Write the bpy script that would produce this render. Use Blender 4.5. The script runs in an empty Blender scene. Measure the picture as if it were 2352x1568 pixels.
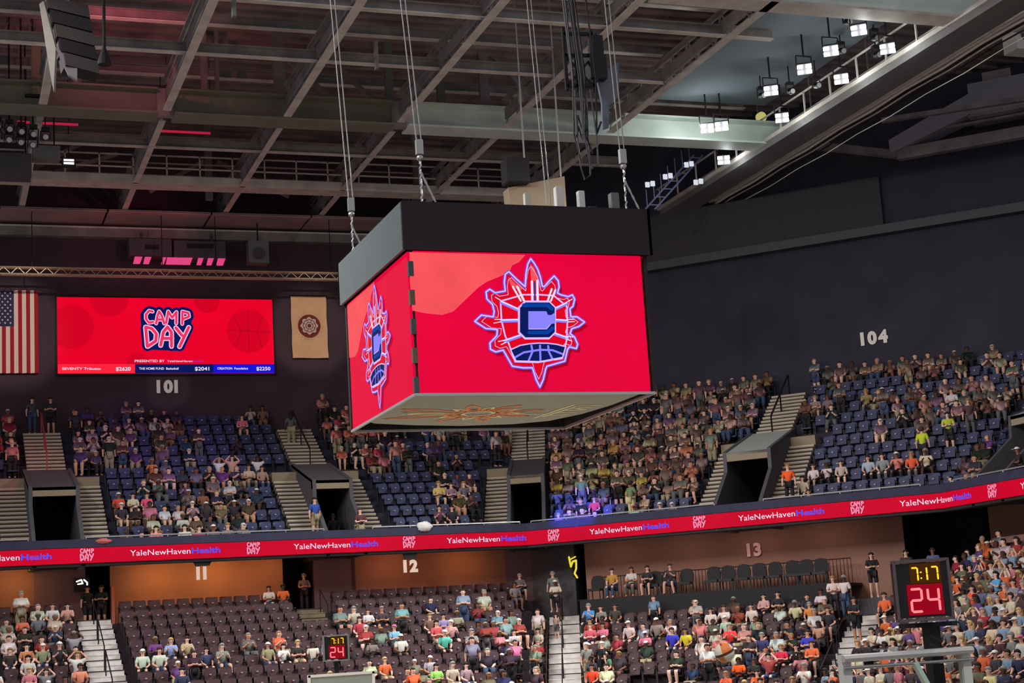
import bpy, bmesh, math, random
from mathutils import Vector, Matrix
from mathutils.geometry import tessellate_polygon

# ------------------------------------------------------------------ camera, world, lights, exposure
sc = bpy.context.scene
COL = sc.collection
YAW, PITCH, ROLL, FPX, CAMH = .3495, .1813, -.0616, 3756.24, 4.5
def cam_axes():
    fw = Vector((0, math.cos(PITCH), math.sin(PITCH))); up = Vector((0, -math.sin(PITCH), math.cos(PITCH))); rt = Vector((1, 0, 0))
    r = math.cos(ROLL) * rt + math.sin(ROLL) * up
    u = -math.sin(ROLL) * rt + math.cos(ROLL) * up
    M = Matrix.Rotation(-YAW, 3, 'Z')
    return M @ r, M @ u, M @ fw
CR, CU, CF = cam_axes()
cd = bpy.data.cameras.new('camera'); cam = bpy.data.objects.new('camera', cd); COL.objects.link(cam)
cd.sensor_width = 36; cd.lens = FPX / 2352 * 36; cd.clip_end = 500
cam.matrix_world = Matrix(((CR.x, CU.x, -CF.x, 0), (CR.y, CU.y, -CF.y, 0), (CR.z, CU.z, -CF.z, CAMH), (0, 0, 0, 1)))
sc.camera = cam
sc.view_settings.view_transform = 'Standard'; sc.view_settings.look = 'None'
sc.view_settings.exposure = 0.0; sc.view_settings.gamma = 1; sc.view_settings.use_curve_mapping = False
sc.cycles.use_denoising = True
sc.cycles.max_bounces = 5; sc.cycles.diffuse_bounces = 3; sc.cycles.glossy_bounces = 2
sc.cycles.sample_clamp_indirect = 4
w = bpy.data.worlds.new('arena_ambient'); sc.world = w; w.use_nodes = True
w.node_tree.nodes['Background'].inputs[0].default_value = (.86, .84, .90, 1)
w.node_tree.nodes['Background'].inputs[1].default_value = .30

def S(*c):                                             # 0-255 display colour -> linear
    return tuple(((x / 255) / 12.92 if x <= 10 else ((x / 255 + .055) / 1.055) ** 2.4) for x in c)

def light(kind, name, loc, energy, color=(1, 1, 1), target=None, size=.3, angle=None, blend=.6, sy=None):
    l = bpy.data.lights.new(name, kind); o = bpy.data.objects.new(name, l); COL.objects.link(o); o.location = loc
    l.energy = energy; l.color = color
    if kind == 'AREA':
        l.size = size
        if sy: l.shape = 'RECTANGLE'; l.size_y = sy
    else: l.shadow_soft_size = size
    if kind == 'SPOT': l.spot_size = math.radians(angle); l.spot_blend = blend
    if target is not None:
        o.rotation_euler = (Vector(target) - Vector(loc)).to_track_quat('-Z', 'Y').to_euler()
    return o

# floodlights on the visible catwalk and on the matching catwalk across the court
FLOODS = [(30.4, 46.4, 24.6), (30.4, 48.3, 24.55), (30.4, 50.2, 24.55), (30.3, 52.6, 24.55), (30.3, 56.8, 24.5),
          (32.3, 47.6, 24.5), (32.3, 50.8, 24.5), (32.3, 55.4, 24.5), (32.5, 61.0, 24.45), (29.75, 57.0, 24.45)]
for i, f in enumerate(FLOODS):
    tgt = [(11, 36, 0), (14, 52, 3), (18, 50, 2), (8, 58, 4)][i % 4]
    light('SPOT', 'floodlight_lamp', (f[0] - .25, f[1] - .15, f[2] - .25), 5200, (.97, 1, .98), tgt, .25, 75, .8)
for i in range(7):
    v = 22 + 6 * i
    light('SPOT', 'far_catwalk_lamp', (-9.5, v, 24.6), 7500, (1, .98, .95), [(24, 46, 2), (20, 54, 3), (30, 40, 3), (12, 56, 3)][i % 4], .3, 75, .8)
for (x, y, tx, ty, e) in [(-9.5, 14, 12, 20, 5000), (30, 16, 13, 20, 5000), (30, 30, 20, 50, 5000), (-9.5, 30, 10, 44, 4000), (4, 2, 13, 19, 9000)]:  # unseen spots added to brighten the near court, backboard and ball
    light('SPOT', 'near_court_fill', (x, y, 24.6), e, (1, .98, .95), (tx, ty, 3), .3, 60, .8)
# warm fill spots added over the upper seats, no fixtures behind them
for (x, y, tx, ty, e) in [(12, 30, 29, 62, 5200), (0, 30, 19, 68, 1100), (16, 26, 40, 52, 3600), (2, 40, 9, 70, 1500)]:
    light('SPOT', 'upper_seat_fill', (x, y, 24), e, (1, .80, .66), (tx, ty, 12), .5, 42, .9)
for f in FLOODS: light('POINT', 'floodlight_spill', (f[0], f[1] - .3, f[2] - .35), 45, (.94, 1, .98), None, .15)
light('POINT', 'girder_spill', (29.4, 57.0, 24.6), 80, (.92, 1, .97), None, .2)
light('SPOT', 'flag_fill', (6, 52, 24), 8000, (1, .86, .74), (3.6, 74.4, 19.4), .2, 14, .6)  # added spot that only brightens the flag
light('SPOT', 'banner_fill', (15, 52, 24), 6500, (1, .84, .72), (17, 74.4, 19.6), .2, 12, .6)  # added spot that only brightens the tan banner
light('SPOT', 'sign_fill', (11, 52, 24), 2600, (1, .9, .85), (10.4, 74.5, 16.9), .1, 5.5, .6)  # added narrow spot to lift the wall number
# stage lights: blue beam on the corner crowd, magenta and red washes by the big screen
light('SPOT', 'blue_stage_lamp', (8, 40, 23.5), 130000, (.05, .10, 1), (25.95, 63.75, 9.5), .05, 5.6, .5)
light('SPOT', 'purple_stage_lamp', (16, 44, 23.5), 4200, (.5, .14, 1), (9.5, 72, 13.5), .3, 17, .9)
light('SPOT', 'red_stage_lamp', (12, 48, 23.0), 3200, (1, .05, .10), (3.3, 71, 12.5), .3, 13, .8)
light('SPOT', 'red_roof_lamp', (6.2, 53.6, 25.7), 260, (1, .16, .24), (7.5, 60, 28.4), .1, 110, .8)
light('SPOT', 'pink_roof_lamp', (11, 66, 22.5), 260, (1, .2, .25), (8, 76, 24), .1, 50, .8)
# downlights above the lower rear wall
for x, e, c in [(3.2, 42, (1, .45, .14)), (8.6, 60, (1, .42, .11)), (10.9, 60, (1, .42, .11)), (13, 34, (1, .38, .12)), (18.2, 26, (1, .36, .14)), (21.3, 30, (1, .38, .12))]:
    light('AREA', 'wall_downlight_lamp', (x, 65.5, 8.3), e * .5, c, (x, 67.2, 6.2), 1.2, sy=.3)
light('AREA', 'wall_downlight_lamp', (38.1, 45.5, 8.3), 60, (1, .40, .12), (39, 45.5, 5), .5)
for s_, e in [(3.0, 8), (6.0, 9), (9.0, 10), (12.0, 9)]:
    a = 23.45 + (s_ + 1.2) * .7071; b = 64 + (-s_ + 1.2) * .7071
    light('AREA', 'wall_downlight_lamp', (a, b, 8.25), e, (1, .62, .5), (a + .9, b + .9, 5.5), 1.4, sy=.4)

# ------------------------------------------------------------------ materials
MATS = {}
def mat(name, col, rough=.7, metal=0, emit=0, noise=0, scale=3, alpha=None):
    if name in MATS: return MATS[name]
    m = bpy.data.materials.new(name); m.use_nodes = True; nt = m.node_tree; b = nt.nodes['Principled BSDF']
    c = (*col, 1)
    if emit:
        b.inputs['Base Color'].default_value = (0, 0, 0, 1); b.inputs['Emission Color'].default_value = c; b.inputs['Emission Strength'].default_value = emit
        b.inputs['Specular IOR Level'].default_value = .1
    else: b.inputs['Base Color'].default_value = c
    b.inputs['Roughness'].default_value = rough; b.inputs['Metallic'].default_value = metal
    if noise:
        n = nt.nodes.new('ShaderNodeTexNoise'); n.inputs['Scale'].default_value = scale; n.inputs['Detail'].default_value = 5
        t = nt.nodes.new('ShaderNodeTexCoord'); nt.links.new(t.outputs['Object'], n.inputs['Vector'])
        r = nt.nodes.new('ShaderNodeValToRGB'); nt.links.new(n.outputs[0], r.inputs[0])
        r.color_ramp.elements[0].position = .3; r.color_ramp.elements[1].position = .7
        r.color_ramp.elements[0].color = (*[x * (1 - noise) for x in col], 1); r.color_ramp.elements[1].color = (*[min(1, x * (1 + noise)) for x in col], 1)
        nt.links.new(r.outputs[0], b.inputs['Emission Color' if emit else 'Base Color'])
    if alpha is not None:
        b.inputs['Transmission Weight'].default_value = alpha; b.inputs['IOR'].default_value = 1.02
    MATS[name] = m; return m
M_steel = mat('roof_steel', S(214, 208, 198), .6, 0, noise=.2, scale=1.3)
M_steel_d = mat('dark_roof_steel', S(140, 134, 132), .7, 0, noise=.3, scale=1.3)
M_girder = mat('girder_lit', S(216, 228, 220), .55, 0, noise=.15, scale=.6)
M_deck = mat('roof_deck', S(152, 132, 132), .9, 0, noise=.35, scale=.8)
M_wall = mat('black_wall', S(58, 56, 70), .95, 0, noise=.12, scale=.7)
M_wall_end = mat('black_wall_end', S(76, 58, 68), .95, 0, noise=.12, scale=.7)
M_black = mat('matt_black', S(34, 32, 36), .8)
M_blackgloss = mat('gloss_black', S(20, 18, 22), .35)
M_grey = mat('grey_panel', S(120, 122, 122), .6, 0, noise=.1)
M_dgrey = mat('dark_grey_panel', S(80, 78, 84), .7, 0, noise=.1)
M_tan = mat('tan_panel', S(150, 134, 112), .8)
M_conc = mat('terrace_concrete', S(44, 32, 38), .9, 0, noise=.25, scale=2)
M_concb = mat('upper_terrace', S(42, 40, 58), .9, 0, noise=.25, scale=2)
M_tread = mat('stair_tread', S(148, 136, 124), .85, 0, noise=.15, scale=4)
M_nose = mat('stair_nosing', S(196, 182, 160), .8)
M_riser = mat('stair_riser', S(52, 44, 44), .9)
M_lowwall = mat('lower_wall', S(150, 112, 96), .9, 0, noise=.08, scale=.8)
M_lowwall2 = mat('lower_wall_mauve', S(120, 96, 104), .9, 0, noise=.08, scale=.8)
M_rail = mat('rail_metal', S(205, 205, 205), .35, .6)
M_railb = mat('black_rail', S(30, 28, 32), .5, .3)
M_parapet = mat('parapet_navy', S(48, 50, 76), .8, 0, noise=.2, scale=2)
M_white = mat('white_paint', S(225, 225, 220), .6)
M_sign = mat('sign_white', S(255, 248, 244), .7)
M_chrome = mat('brushed_steel', S(205, 207, 205), .25, .9)
M_blue = mat('seat_navy', S(46, 52, 92), .55, 0, noise=.15, scale=9)
M_maroon = mat('seat_maroon', S(64, 31, 39), .6, 0, noise=.15, scale=9)
M_seatfr = mat('seat_frame', S(34, 30, 34), .6)
M_plate = mat('number_plate', S(160, 150, 146), .5)
L_red = mat('led_red', S(230, 0, 58), emit=1.0, noise=.05, scale=.6)
L_red2 = mat('led_red_ribbon', S(205, 0, 42), emit=1.0, noise=.10, scale=.35)
L_redd = mat('led_dark_red', S(168, 0, 34), emit=1.0)
L_redm = mat('led_mid_red', S(226, 0, 32), emit=1.0)
L_salmon = mat('led_salmon', S(255, 84, 92), emit=1.0, noise=.12, scale=1.1)
L_lav = mat('led_lavender', S(222, 190, 255), emit=1.0)
L_vio = mat('led_violet', S(104, 84, 224), emit=1.0)
L_peri = mat('led_periwinkle', S(140, 132, 255), emit=1.0)
L_navy = mat('led_navy', S(6, 24, 92), emit=1.0)
L_blue = mat('led_blue', S(0, 62, 158), emit=1.0)
L_royal = mat('led_royal', S(20, 20, 215), emit=1.0)
L_white = mat('led_white', S(245, 225, 250), emit=1.0)
L_pinkw = mat('led_pink_white', S(255, 190, 225), emit=1.0)
L_coral = mat('led_coral', S(238, 50, 96), emit=1.0)
L_ltblue = mat('led_light_blue', S(70, 84, 255), emit=1.0)
L_lamp = mat('lamp_white', (1, .98, .95), emit=14)
L_bulb = mat('lamp_small', (1, .95, .85), emit=3)
L_yel = mat('led_yellow', S(255, 190, 30), emit=1.6)
L_yel2 = mat('lamp_yellow', S(235, 215, 60), emit=1.0)
L_dig = mat('digit_red', S(255, 120, 120), emit=1.5)
L_digbg = mat('digit_glow', S(150, 0, 26), emit=1.0)
L_ambbg = mat('digit_amber_glow', S(64, 34, 4), emit=1.0)
L_pink = mat('lamp_pink', S(225, 70, 130), emit=1.0)
M_glass = mat('backboard_glass', (.92, .97, .95), .02, 0, alpha=1)

# ------------------------------------------------------------------ mesh helpers
def tag(o, label=None, cat=None, group=None, kind=None):
    if label: o['label'] = label
    if cat: o['category'] = cat
    if group: o['group'] = group
    if kind: o['kind'] = kind
    return o
def empty(name, loc=(0, 0, 0), rz=0, label=None, cat=None, group=None):
    o = bpy.data.objects.new(name, None); COL.objects.link(o); o.location = loc; o.rotation_euler = (0, 0, rz); o.empty_display_size = .2
    return tag(o, label, cat, group)
class MB:
    def __init__(s): s.v = []; s.f = []; s.m = []
    def add(s, vs, fs, mi=0):
        n = len(s.v); s.v += [tuple(p) for p in vs]; s.f += [tuple(i + n for i in f) for f in fs]; s.m += [mi] * len(fs); return s
    def box(s, a, b, mi=0):
        (x0, y0, z0), (x1, y1, z1) = a, b
        return s.add([(x0, y0, z0), (x1, y0, z0), (x1, y1, z0), (x0, y1, z0), (x0, y0, z1), (x1, y0, z1), (x1, y1, z1), (x0, y1, z1)],
                     [(0, 3, 2, 1), (4, 5, 6, 7), (0, 1, 5, 4), (1, 2, 6, 5), (2, 3, 7, 6), (3, 0, 4, 7)], mi)
    def prism(s, pts, h, mi=0):                         # pts: ring of 3D points, h: offset vector
        n = len(pts); h = Vector(h); vs = [Vector(p) for p in pts] + [Vector(p) + h for p in pts]
        tri = tessellate_polygon([[Vector(p) for p in pts]])
        fs = [t for t in tri] + [tuple(i + n for i in reversed(t)) for t in tri]
        fs += [(i, (i + 1) % n, (i + 1) % n + n, i + n) for i in range(n)]
        return s.add(vs, fs, mi)
    def bar(s, p, q, w, h=None, mi=0, up=(0, 0, 1)):    # rectangular bar between two points
        p = Vector(p); q = Vector(q); h = h or w; d = (q - p).normalized(); up = Vector(up)
        if abs(d.dot(up)) > .98: up = Vector((0, 1, 0))
        a = d.cross(up).normalized() * w / 2; b = a.cross(d).normalized() * h / 2
        r = [-a - b, a - b, a + b, -a + b]
        return s.add([p + x for x in r] + [q + x for x in r], [(0, 1, 2, 3), (7, 6, 5, 4), (0, 4, 5, 1), (1, 5, 6, 2), (2, 6, 7, 3), (3, 7, 4, 0)], mi)
    def tube(s, pts, r, n=8, mi=0):
        pts = [Vector(p) for p in pts]; rs = r if isinstance(r, (list, tuple)) else [r] * len(pts); vs = []; fs = []
        for i, p in enumerate(pts):
            d = (pts[min(i + 1, len(pts) - 1)] - pts[max(i - 1, 0)]).normalized()
            up = Vector((0, 0, 1)) if abs(d.z) < .95 else Vector((0, 1, 0))
            a = d.cross(up).normalized(); b = a.cross(d)
            vs += [p + (a * math.cos(6.2832 * k / n) + b * math.sin(6.2832 * k / n)) * rs[i] for k in range(n)]
        for i in range(len(pts) - 1):
            fs += [(i * n + k, i * n + (k + 1) % n, (i + 1) * n + (k + 1) % n, (i + 1) * n + k) for k in range(n)]
        fs += [tuple(range(n))[::-1], tuple(range((len(pts) - 1) * n, len(pts) * n))]
        return s.add(vs, fs, mi)
    def ball(s, c, r, mi=0, nu=12, nv=8, sz=(1, 1, 1)):
        vs = []; fs = []; c = Vector(c)
        for j in range(nv + 1):
            t = math.pi * j / nv
            for i in range(nu):
                p = 6.28318 * i / nu; vs.append(c + Vector((math.sin(t) * math.cos(p) * sz[0], math.sin(t) * math.sin(p) * sz[1], math.cos(t) * sz[2])) * r)
        for j in range(nv):
            fs += [(j * nu + i, j * nu + (i + 1) % nu, (j + 1) * nu + (i + 1) % nu, (j + 1) * nu + i) for i in range(nu)]
        return s.add(vs, fs, mi)
    def build(s, name, mats, parent=None, smooth=False, loc=None, rz=None):
        me = bpy.data.meshes.new(name); me.from_pydata(s.v, [], s.f); mats = mats if isinstance(mats, (list, tuple)) else [mats]
        for m in mats: me.materials.append(m)
        me.polygons.foreach_set('material_index', s.m)
        if smooth: me.polygons.foreach_set('use_smooth', [True] * len(me.polygons))
        bm = bmesh.new(); bm.from_mesh(me); bmesh.ops.recalc_face_normals(bm, faces=bm.faces); bm.to_mesh(me); bm.free()
        o = bpy.data.objects.new(name, me); COL.objects.link(o)
        if parent is not None: o.parent = parent
        if loc: o.location = loc
        if rz is not None: o.rotation_euler = (0, 0, rz)
        return o
def structure(mb, name, mats, **k): return tag(mb.build(name, mats, **k), kind='structure')
def thing(mb, name, mats, label, cat, group=None, **k): return tag(mb.build(name, mats, **k), label, cat, group)
def merge(s, me, M=Matrix(), mi=0):                       # append an existing mesh
    s.add([M @ v.co for v in me.vertices], [tuple(p.vertices) for p in me.polygons], mi)
MB.merge = merge

# 2D drawing onto a plane: a "canvas" maps (x, y) -> 3D point, layers are thin plates lifted off the plane
class Canvas:
    def __init__(s, fn, n, step=.006): s.fn = fn; s.n = Vector(n).normalized(); s.step = step; s.mb = MB(); s.lv = 0
    def pt(s, x, y, lift=0): return Vector(s.fn(x, y)) + s.n * (lift)
    def fill(s, pts, mi, lv=None):
        lv = s.lv if lv is None else lv; L = [s.pt(x, y, s.step * lv) for x, y in pts]
        s.mb.prism(L, s.n * s.step * .9, mi)
    def stroke(s, pts, w, mi, closed=False, lv=None, caps=True):
        lv = s.lv if lv is None else lv
        P = [Vector((x, y, 0)) for x, y in pts]
        if closed: P = P + [P[0]]
        for a, b in zip(P, P[1:]):
            d = (b - a)
            if d.length < 1e-6: continue
            d.normalize(); n = Vector((-d.y, d.x, 0)) * w / 2
            q = [a + n, a - n, b - n, b + n]
            s.mb.add([s.pt(p.x, p.y, s.step * lv + s.step * .9) for p in q], [(0, 1, 2, 3)], mi)
        if caps:
            for a in (P[:-1] if closed else P):
                s.mb.add([s.pt(a.x + w / 2 * math.cos(k * .7854), a.y + w / 2 * math.sin(k * .7854), s.step * lv + s.step * .92) for k in range(8)], [tuple(range(8))], mi)
_txt = {}
def textmesh(t, bold=0.0, spacing=1):
    k = (t, bold, spacing)
    if k not in _txt:
        c = bpy.data.curves.new('t', 'FONT'); c.body = t; c.size = 1; c.offset = bold; c.space_character = spacing; c.resolution_u = 3
        o = bpy.data.objects.new('t', c); COL.objects.link(o)
        dg = bpy.context.evaluated_depsgraph_get(); me = bpy.data.meshes.new_from_object(o.evaluated_get(dg))
        vs = [(v.co.x, v.co.y) for v in me.vertices]; fs = [tuple(p.vertices) for p in me.polygons]
        bpy.data.objects.remove(o); bpy.data.curves.remove(c); bpy.data.meshes.remove(me); _txt[k] = (vs, fs)
    return _txt[k]
def text_on(mb, t, fn, x0, y0, h, width=None, bold=.0, mi=0, depth=None):
    """flat text; fn maps (x, y) to 3D; h = cap height; width = total width; depth = extrude vector"""
    vs, fs = textmesh(t, bold)
    xa = min(v[0] for v in vs); xb = max(v[0] for v in vs); ya = min(v[1] for v in vs); yb = max(v[1] for v in vs)
    sy = h / .73; sx = (width / (xb - xa)) if width else sy
    P = [Vector(fn(x0 + (x - xa) * sx, y0 + y * sy)) for x, y in vs]
    mb.add(P, fs, mi)
    if depth is not None:
        d = Vector(depth); n = len(P); edges = {}
        for f in fs:
            for i in range(len(f)):
                a, b = f[i], f[(i + 1) % len(f)]
                edges[(min(a, b), max(a, b))] = edges.get((min(a, b), max(a, b)), 0) + 1
        mb.add(P + [p + d for p in P], [(a, b, b + n, a + n) for (a, b), c in edges.items() if c == 1], mi)
ORD = 'zeroth first second third fourth fifth sixth seventh eighth ninth tenth eleventh twelfth thirteenth fourteenth fifteenth sixteenth seventeenth eighteenth nineteenth twentieth'.split()
def nth(n):
    if n <= 20: return ORD[n]
    t = {2: 'twenty', 3: 'thirty', 4: 'forty', 5: 'fifty', 6: 'sixty'}[n // 10]
    return t + '-' + ORD[n % 10] if n % 10 else {20: 'twentieth', 30: 'thirtieth', 40: 'fortieth'}.get(n, t + 'th')

# ------------------------------------------------------------------ bowl layout: end bank (0), corner bank (1), side bank (2)
R2 = .70710678
def P(bank, s, o, z=0):
    if bank == 0: return Vector((s, 64 + o, z))
    if bank == 2: return Vector((35.5 + o, s, z))
    if bank == 3: return Vector((23.45 + .9239 * s + .4142 * o, 64 - .3827 * s + o, z))   # along the first corner's bisector
    return Vector((23.45 + (s + o) * R2, 64 + (o - s) * R2, z))
ROT = (0, -math.pi / 4, -math.pi / 2, -math.pi / 8)
BN = (Vector((0, 1, 0)), Vector((R2, R2, 0)), Vector((1, 0, 0)))   # outward normals
BT = (Vector((1, 0, 0)), Vector((R2, -R2, 0)), Vector((0, -1, 0)))  # along the row, clockwise
CHL = 17.04
def lim(bank, o):                                       # usable range of s at offset o (bank 2 counts down in v)
    if bank == 0: return (-1.0, 23.45 + .4142 * o)
    if bank == 1: return (-.4142 * o, CHL + .4142 * o)
    return (30.0, 51.95 + .4142 * o)
def corners(o): return [P(0, -1, o), P(0, 23.45 + .4142 * o, o), P(2, 51.95 + .4142 * o, o), P(2, 30, o)]
def ring(mb, o0, z0, o1, z1, mi=0):                      # strip all round the bowl
    a = corners(o0); b = corners(o1)
    for i in range(3):
        mb.add([(a[i].x, a[i].y, z0), (a[i + 1].x, a[i + 1].y, z0), (b[i + 1].x, b[i + 1].y, z1), (b[i].x, b[i].y, z1)], [(0, 1, 2, 3)], mi)
def project(p):
    d = Vector(p) - Vector((0, 0, CAMH)); k = d.dot(CF)
    return 1176 + FPX * d.dot(CR) / k, 784 - FPX * d.dot(CU) / k, k

# ------------------------------------------------------------------ upper deck
UT = lambda k: .85 * k                                   # front edge of row k
UZ = lambda k: 8.45 + .56 * k
UROWS = 12
VOMS = [(0, 4.7, .82), (0, 15.8, .70), (3, .0, .66), (1, 9.1, .86), (2, 49.2, .8)]
def mapbox(mb, bank, s0, s1, o0, o1, z0, z1, mi=0):
    q = [P(bank, s0, o0), P(bank, s1, o0), P(bank, s1, o1), P(bank, s0, o1)]
    mb.add([(p.x, p.y, z0) for p in q] + [(p.x, p.y, z1) for p in q],
           [(0, 1, 2, 3), (4, 5, 6, 7), (0, 1, 5, 4), (1, 2, 6, 5), (2, 3, 7, 6), (3, 0, 4, 7)], mi)
def mapquad(mb, bank, a, b, mi=0):                       # a, b: lists of (s, o, z)
    mb.add([P(bank, *p) for p in a], [tuple(range(len(a)))], mi)
for bank, nm in ((0, 'floor_upper_end'), (1, 'floor_upper_corner'), (2, 'floor_upper_side')):
    mb = MB()
    for k in range(UROWS):
        o0, o1 = UT(k), UT(k + 1) if k < UROWS - 1 else 10.62
        cuts = [(c - hw - .15, c + hw + .15) for (b, c, hw) in VOMS if b == bank] if k < 7 else []
        if bank == 0 and k < 7: cuts += []
        a0, a1 = lim(bank, o0); b0, b1 = lim(bank, o1)
        if k < 7 and bank == 0: a1 -= 2.04; b1 -= 2.04
        if k < 7 and bank == 1: a0 += .88; b0 += .88
        segs = []; cur = None
        edges = [None] + sorted(cuts) + [None]
        for i in range(len(edges) - 1):
            L0 = (a0, b0) if edges[i] is None else (edges[i][1],) * 2
            L1 = (a1, b1) if edges[i + 1] is None else (edges[i + 1][0],) * 2
            if L1[0] > L0[0] and L1[1] > L0[1]: segs.append((L0, L1))
        for L0, L1 in segs:
            mapquad(mb, bank, [(L0[0], o0, UZ(k)), (L1[0], o0, UZ(k)), (L1[1], o1, UZ(k)), (L0[1], o1, UZ(k))], None)
            mapquad(mb, bank, [(L0[0], o0, UZ(k) - (.56 if k else .04)), (L1[0], o0, UZ(k) - (.56 if k else .04)), (L1[0], o0, UZ(k)), (L0[0], o0, UZ(k))], None)
    structure(mb, nm, M_concb)
def stair(bank, sa, sb, o0, z0, o1, z1, n, name='floor_stair', bright=False):
    mb = MB()
    for i in range(n):
        a = o0 + (o1 - o0) * i / n; b = o0 + (o1 - o0) * (i + 1) / n; z = z0 + (z1 - z0) * (i + 1) / n
        r_ = (z1 - z0) / n
        mapbox(mb, bank, sa, sb, a, b, z - r_ - .02, z, 0)
        mapbox(mb, bank, sa, sb, a - .02, a + .09, z - r_ * .34, z + .01, 2)
        mapbox(mb, bank, sa, sb, a - .012, a + .01, z - r_, z - r_ * .52, 1)  # dark lower band of the riser: its shadow put into the colour
    structure(mb, name, [M_tread, M_riser, M_nose])
for n_, (bank, c, hw) in enumerate(VOMS):
    e = hw + .15
    for sgn in (-1, 1):
        mb = MB()                                        # side wall of the passage, following the rake
        s0, s1 = sorted((c + sgn * hw, c + sgn * e))
        pts = [(s0, 0.02, 8.3), (s0, .02, 9.2), (s0, 1.96, 10.75), (s0, 2.0, 11.56), (s0, 5.95, 12.7), (s0, 6.1, 8.3)]
        q = [P(bank, *p) for p in pts]; mb.prism(q, P(bank, s1, 0) - P(bank, s0, 0))
        structure(mb, 'wall_passage', M_dgrey)
        sa, sb = sorted((c + sgn * e, c + sgn * (e + 1.05)))
        if n_ == 4 and sgn < 0: continue
        if n_ == 2 and sgn > 0: continue
        stair(bank, sa, sb, .35, UZ(0), UT(6), UZ(6), 18)
        mb = MB(); mapbox(mb, bank, sa, sb, UT(6), UT(7), UZ(5), UZ(6) + .42); structure(mb, 'floor_landing', M_tan)
    mb = MB()
    mapbox(mb, bank, c - e, c + e, 2.0, 2.25, 11.17, 11.52, 1)                       # header beam
    q = [P(bank, c - e, 2.0, 11.52), P(bank, c + e, 2.0, 11.52), P(bank, c + e, 5.95, 12.66), P(bank, c - e, 5.95, 12.66)]
    mb.prism(q, Vector((0, 0, -.12)), 0)
    mapbox(mb, bank, c - e, c + e, 5.95, 6.1, 8.3, 12.66, 2); mapbox(mb, bank, c - hw, c + hw, .1, 6, 8.36, 8.44, 2)
    structure(mb, 'wall_portal', [M_dgrey if n_ < 3 else mat('portal_panel_grey', S(168, 172, 170), .7), M_tan, M_black])
    if n_ < 4: stair(bank, c - .78, c + .78, 5.95, UZ(7), UT(11), UZ(11), 12)
    # handrails: centre rail of the upper flight, two raking rails of the passage
    rl = MB()
    if n_ < 4:
        for o in (6.0, 7.7, 9.3):
            z = UZ(7) + (o - 5.95) * .66; rl.bar(P(bank, c, o, z), P(bank, c, o, z + .95), .05)
        rl.bar(P(bank, c, 6.0, UZ(7) + .98), P(bank, c, 9.3, UZ(7) + 3.16), .06)
        thing(rl, 'stair_handrail', M_railb if n_ else mat('red_rail', S(150, 60, 62), .5), ['reddish centre handrail on the stairs above the passage beside the flag', 'dark centre handrail on stairs above the passage beside the tan banner', 'dark centre handrail on stairs directly under the hanging scoreboard', 'dark centre handrail on corner stairs beside the packed crowd'][n_], 'handrail', 'centre handrails of the upper stairs')
# parapet, ribbon display, rail
mb = MB(); ring(mb, 0.0, 8.99, 0.0, 9.30); ring(mb, 0, 9.30, .14, 9.30); ring(mb, .14, 9.3, .14, 8.45); structure(mb, 'wall_parapet', M_parapet)
mb = MB(); ring(mb, 0.02, 8.40, 2.8, 8.46); ring(mb, 0.02, 8.28, .02, 8.40); ring(mb, 0.02, 8.28, .5, 8.28); ring(mb, .5, 8.28, .5, 8.45); structure(mb, 'ceiling_soffit', M_black)
rail_spans = [(0, -1, 3.6, 'beside the flag block'), (0, 5.7, 14.9, 'below the red screen block'), (0, 16.9, 23.2, 'behind the hanging scoreboard'), (1, .2, 8.2, 'in front of the packed corner crowd'), (1, 10.2, 16.3, 'below the one-oh-four sign'), (2, 30, 51.2, 'of the far side deck')]
for b_, s0, s1, t_ in rail_spans:
    mb = MB(); mb.tube([P(b_, s0, .06, 9.37), P(b_, s1, .06, 9.37)], .028)
    n = int(abs(s1 - s0) / 1.6) + 1
    for i in range(n + 1): s_ = s0 + (s1 - s0) * i / n; mb.tube([P(b_, s_, .06, 9.29), P(b_, s_, .06, 9.37)], .02, 6)
    thing(mb, 'parapet_rail', M_rail, 'bright metal top rail on the parapet ' + t_, 'rail', 'parapet rails')
disp = empty('ribbon_display', P(0, 12, 0, 8.4), 0, 'long red LED ribbon board running round the front of the upper deck', 'LED board')
def rel(mbx, parent):                                    # shift geometry so that parenting to an empty at its base keeps place
    l = parent.location; c, s_ = math.cos(-parent.rotation_euler.z), math.sin(-parent.rotation_euler.z)
    mbx.v = [((x - l.x) * c - (y - l.y) * s_, (x - l.x) * s_ + (y - l.y) * c, z - l.z) for x, y, z in mbx.v]
    return mbx
def part(mbx, name, mats, parent, label=None, smooth=False): return tag(rel(mbx, parent).build(name, mats, parent, smooth), label)
def sub(mbx, name, mats, top, pt, label=None):           # geometry in world space, under a part of an (unrotated) thing
    return tag(rel(mbx, top).build(name, mats, pt), label)
mb = MB(); ring(mb, -.05, 8.4, -.05, 8.97)
for z in (8.4, 8.97): ring(mb, -.05, z, .0, z)
face = part(mb, 'led_face', L_red2, disp)
def rpos(x, z):                                          # distance along the ribbon -> point just in front of it
    if x <= 23.43: return P(0, x, -.062, z)
    x -= 23.43
    if x <= 17.0: return P(1, x, -.062, z)
    return P(2, 51.95 - (x - 17.0), -.062, z)
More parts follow.
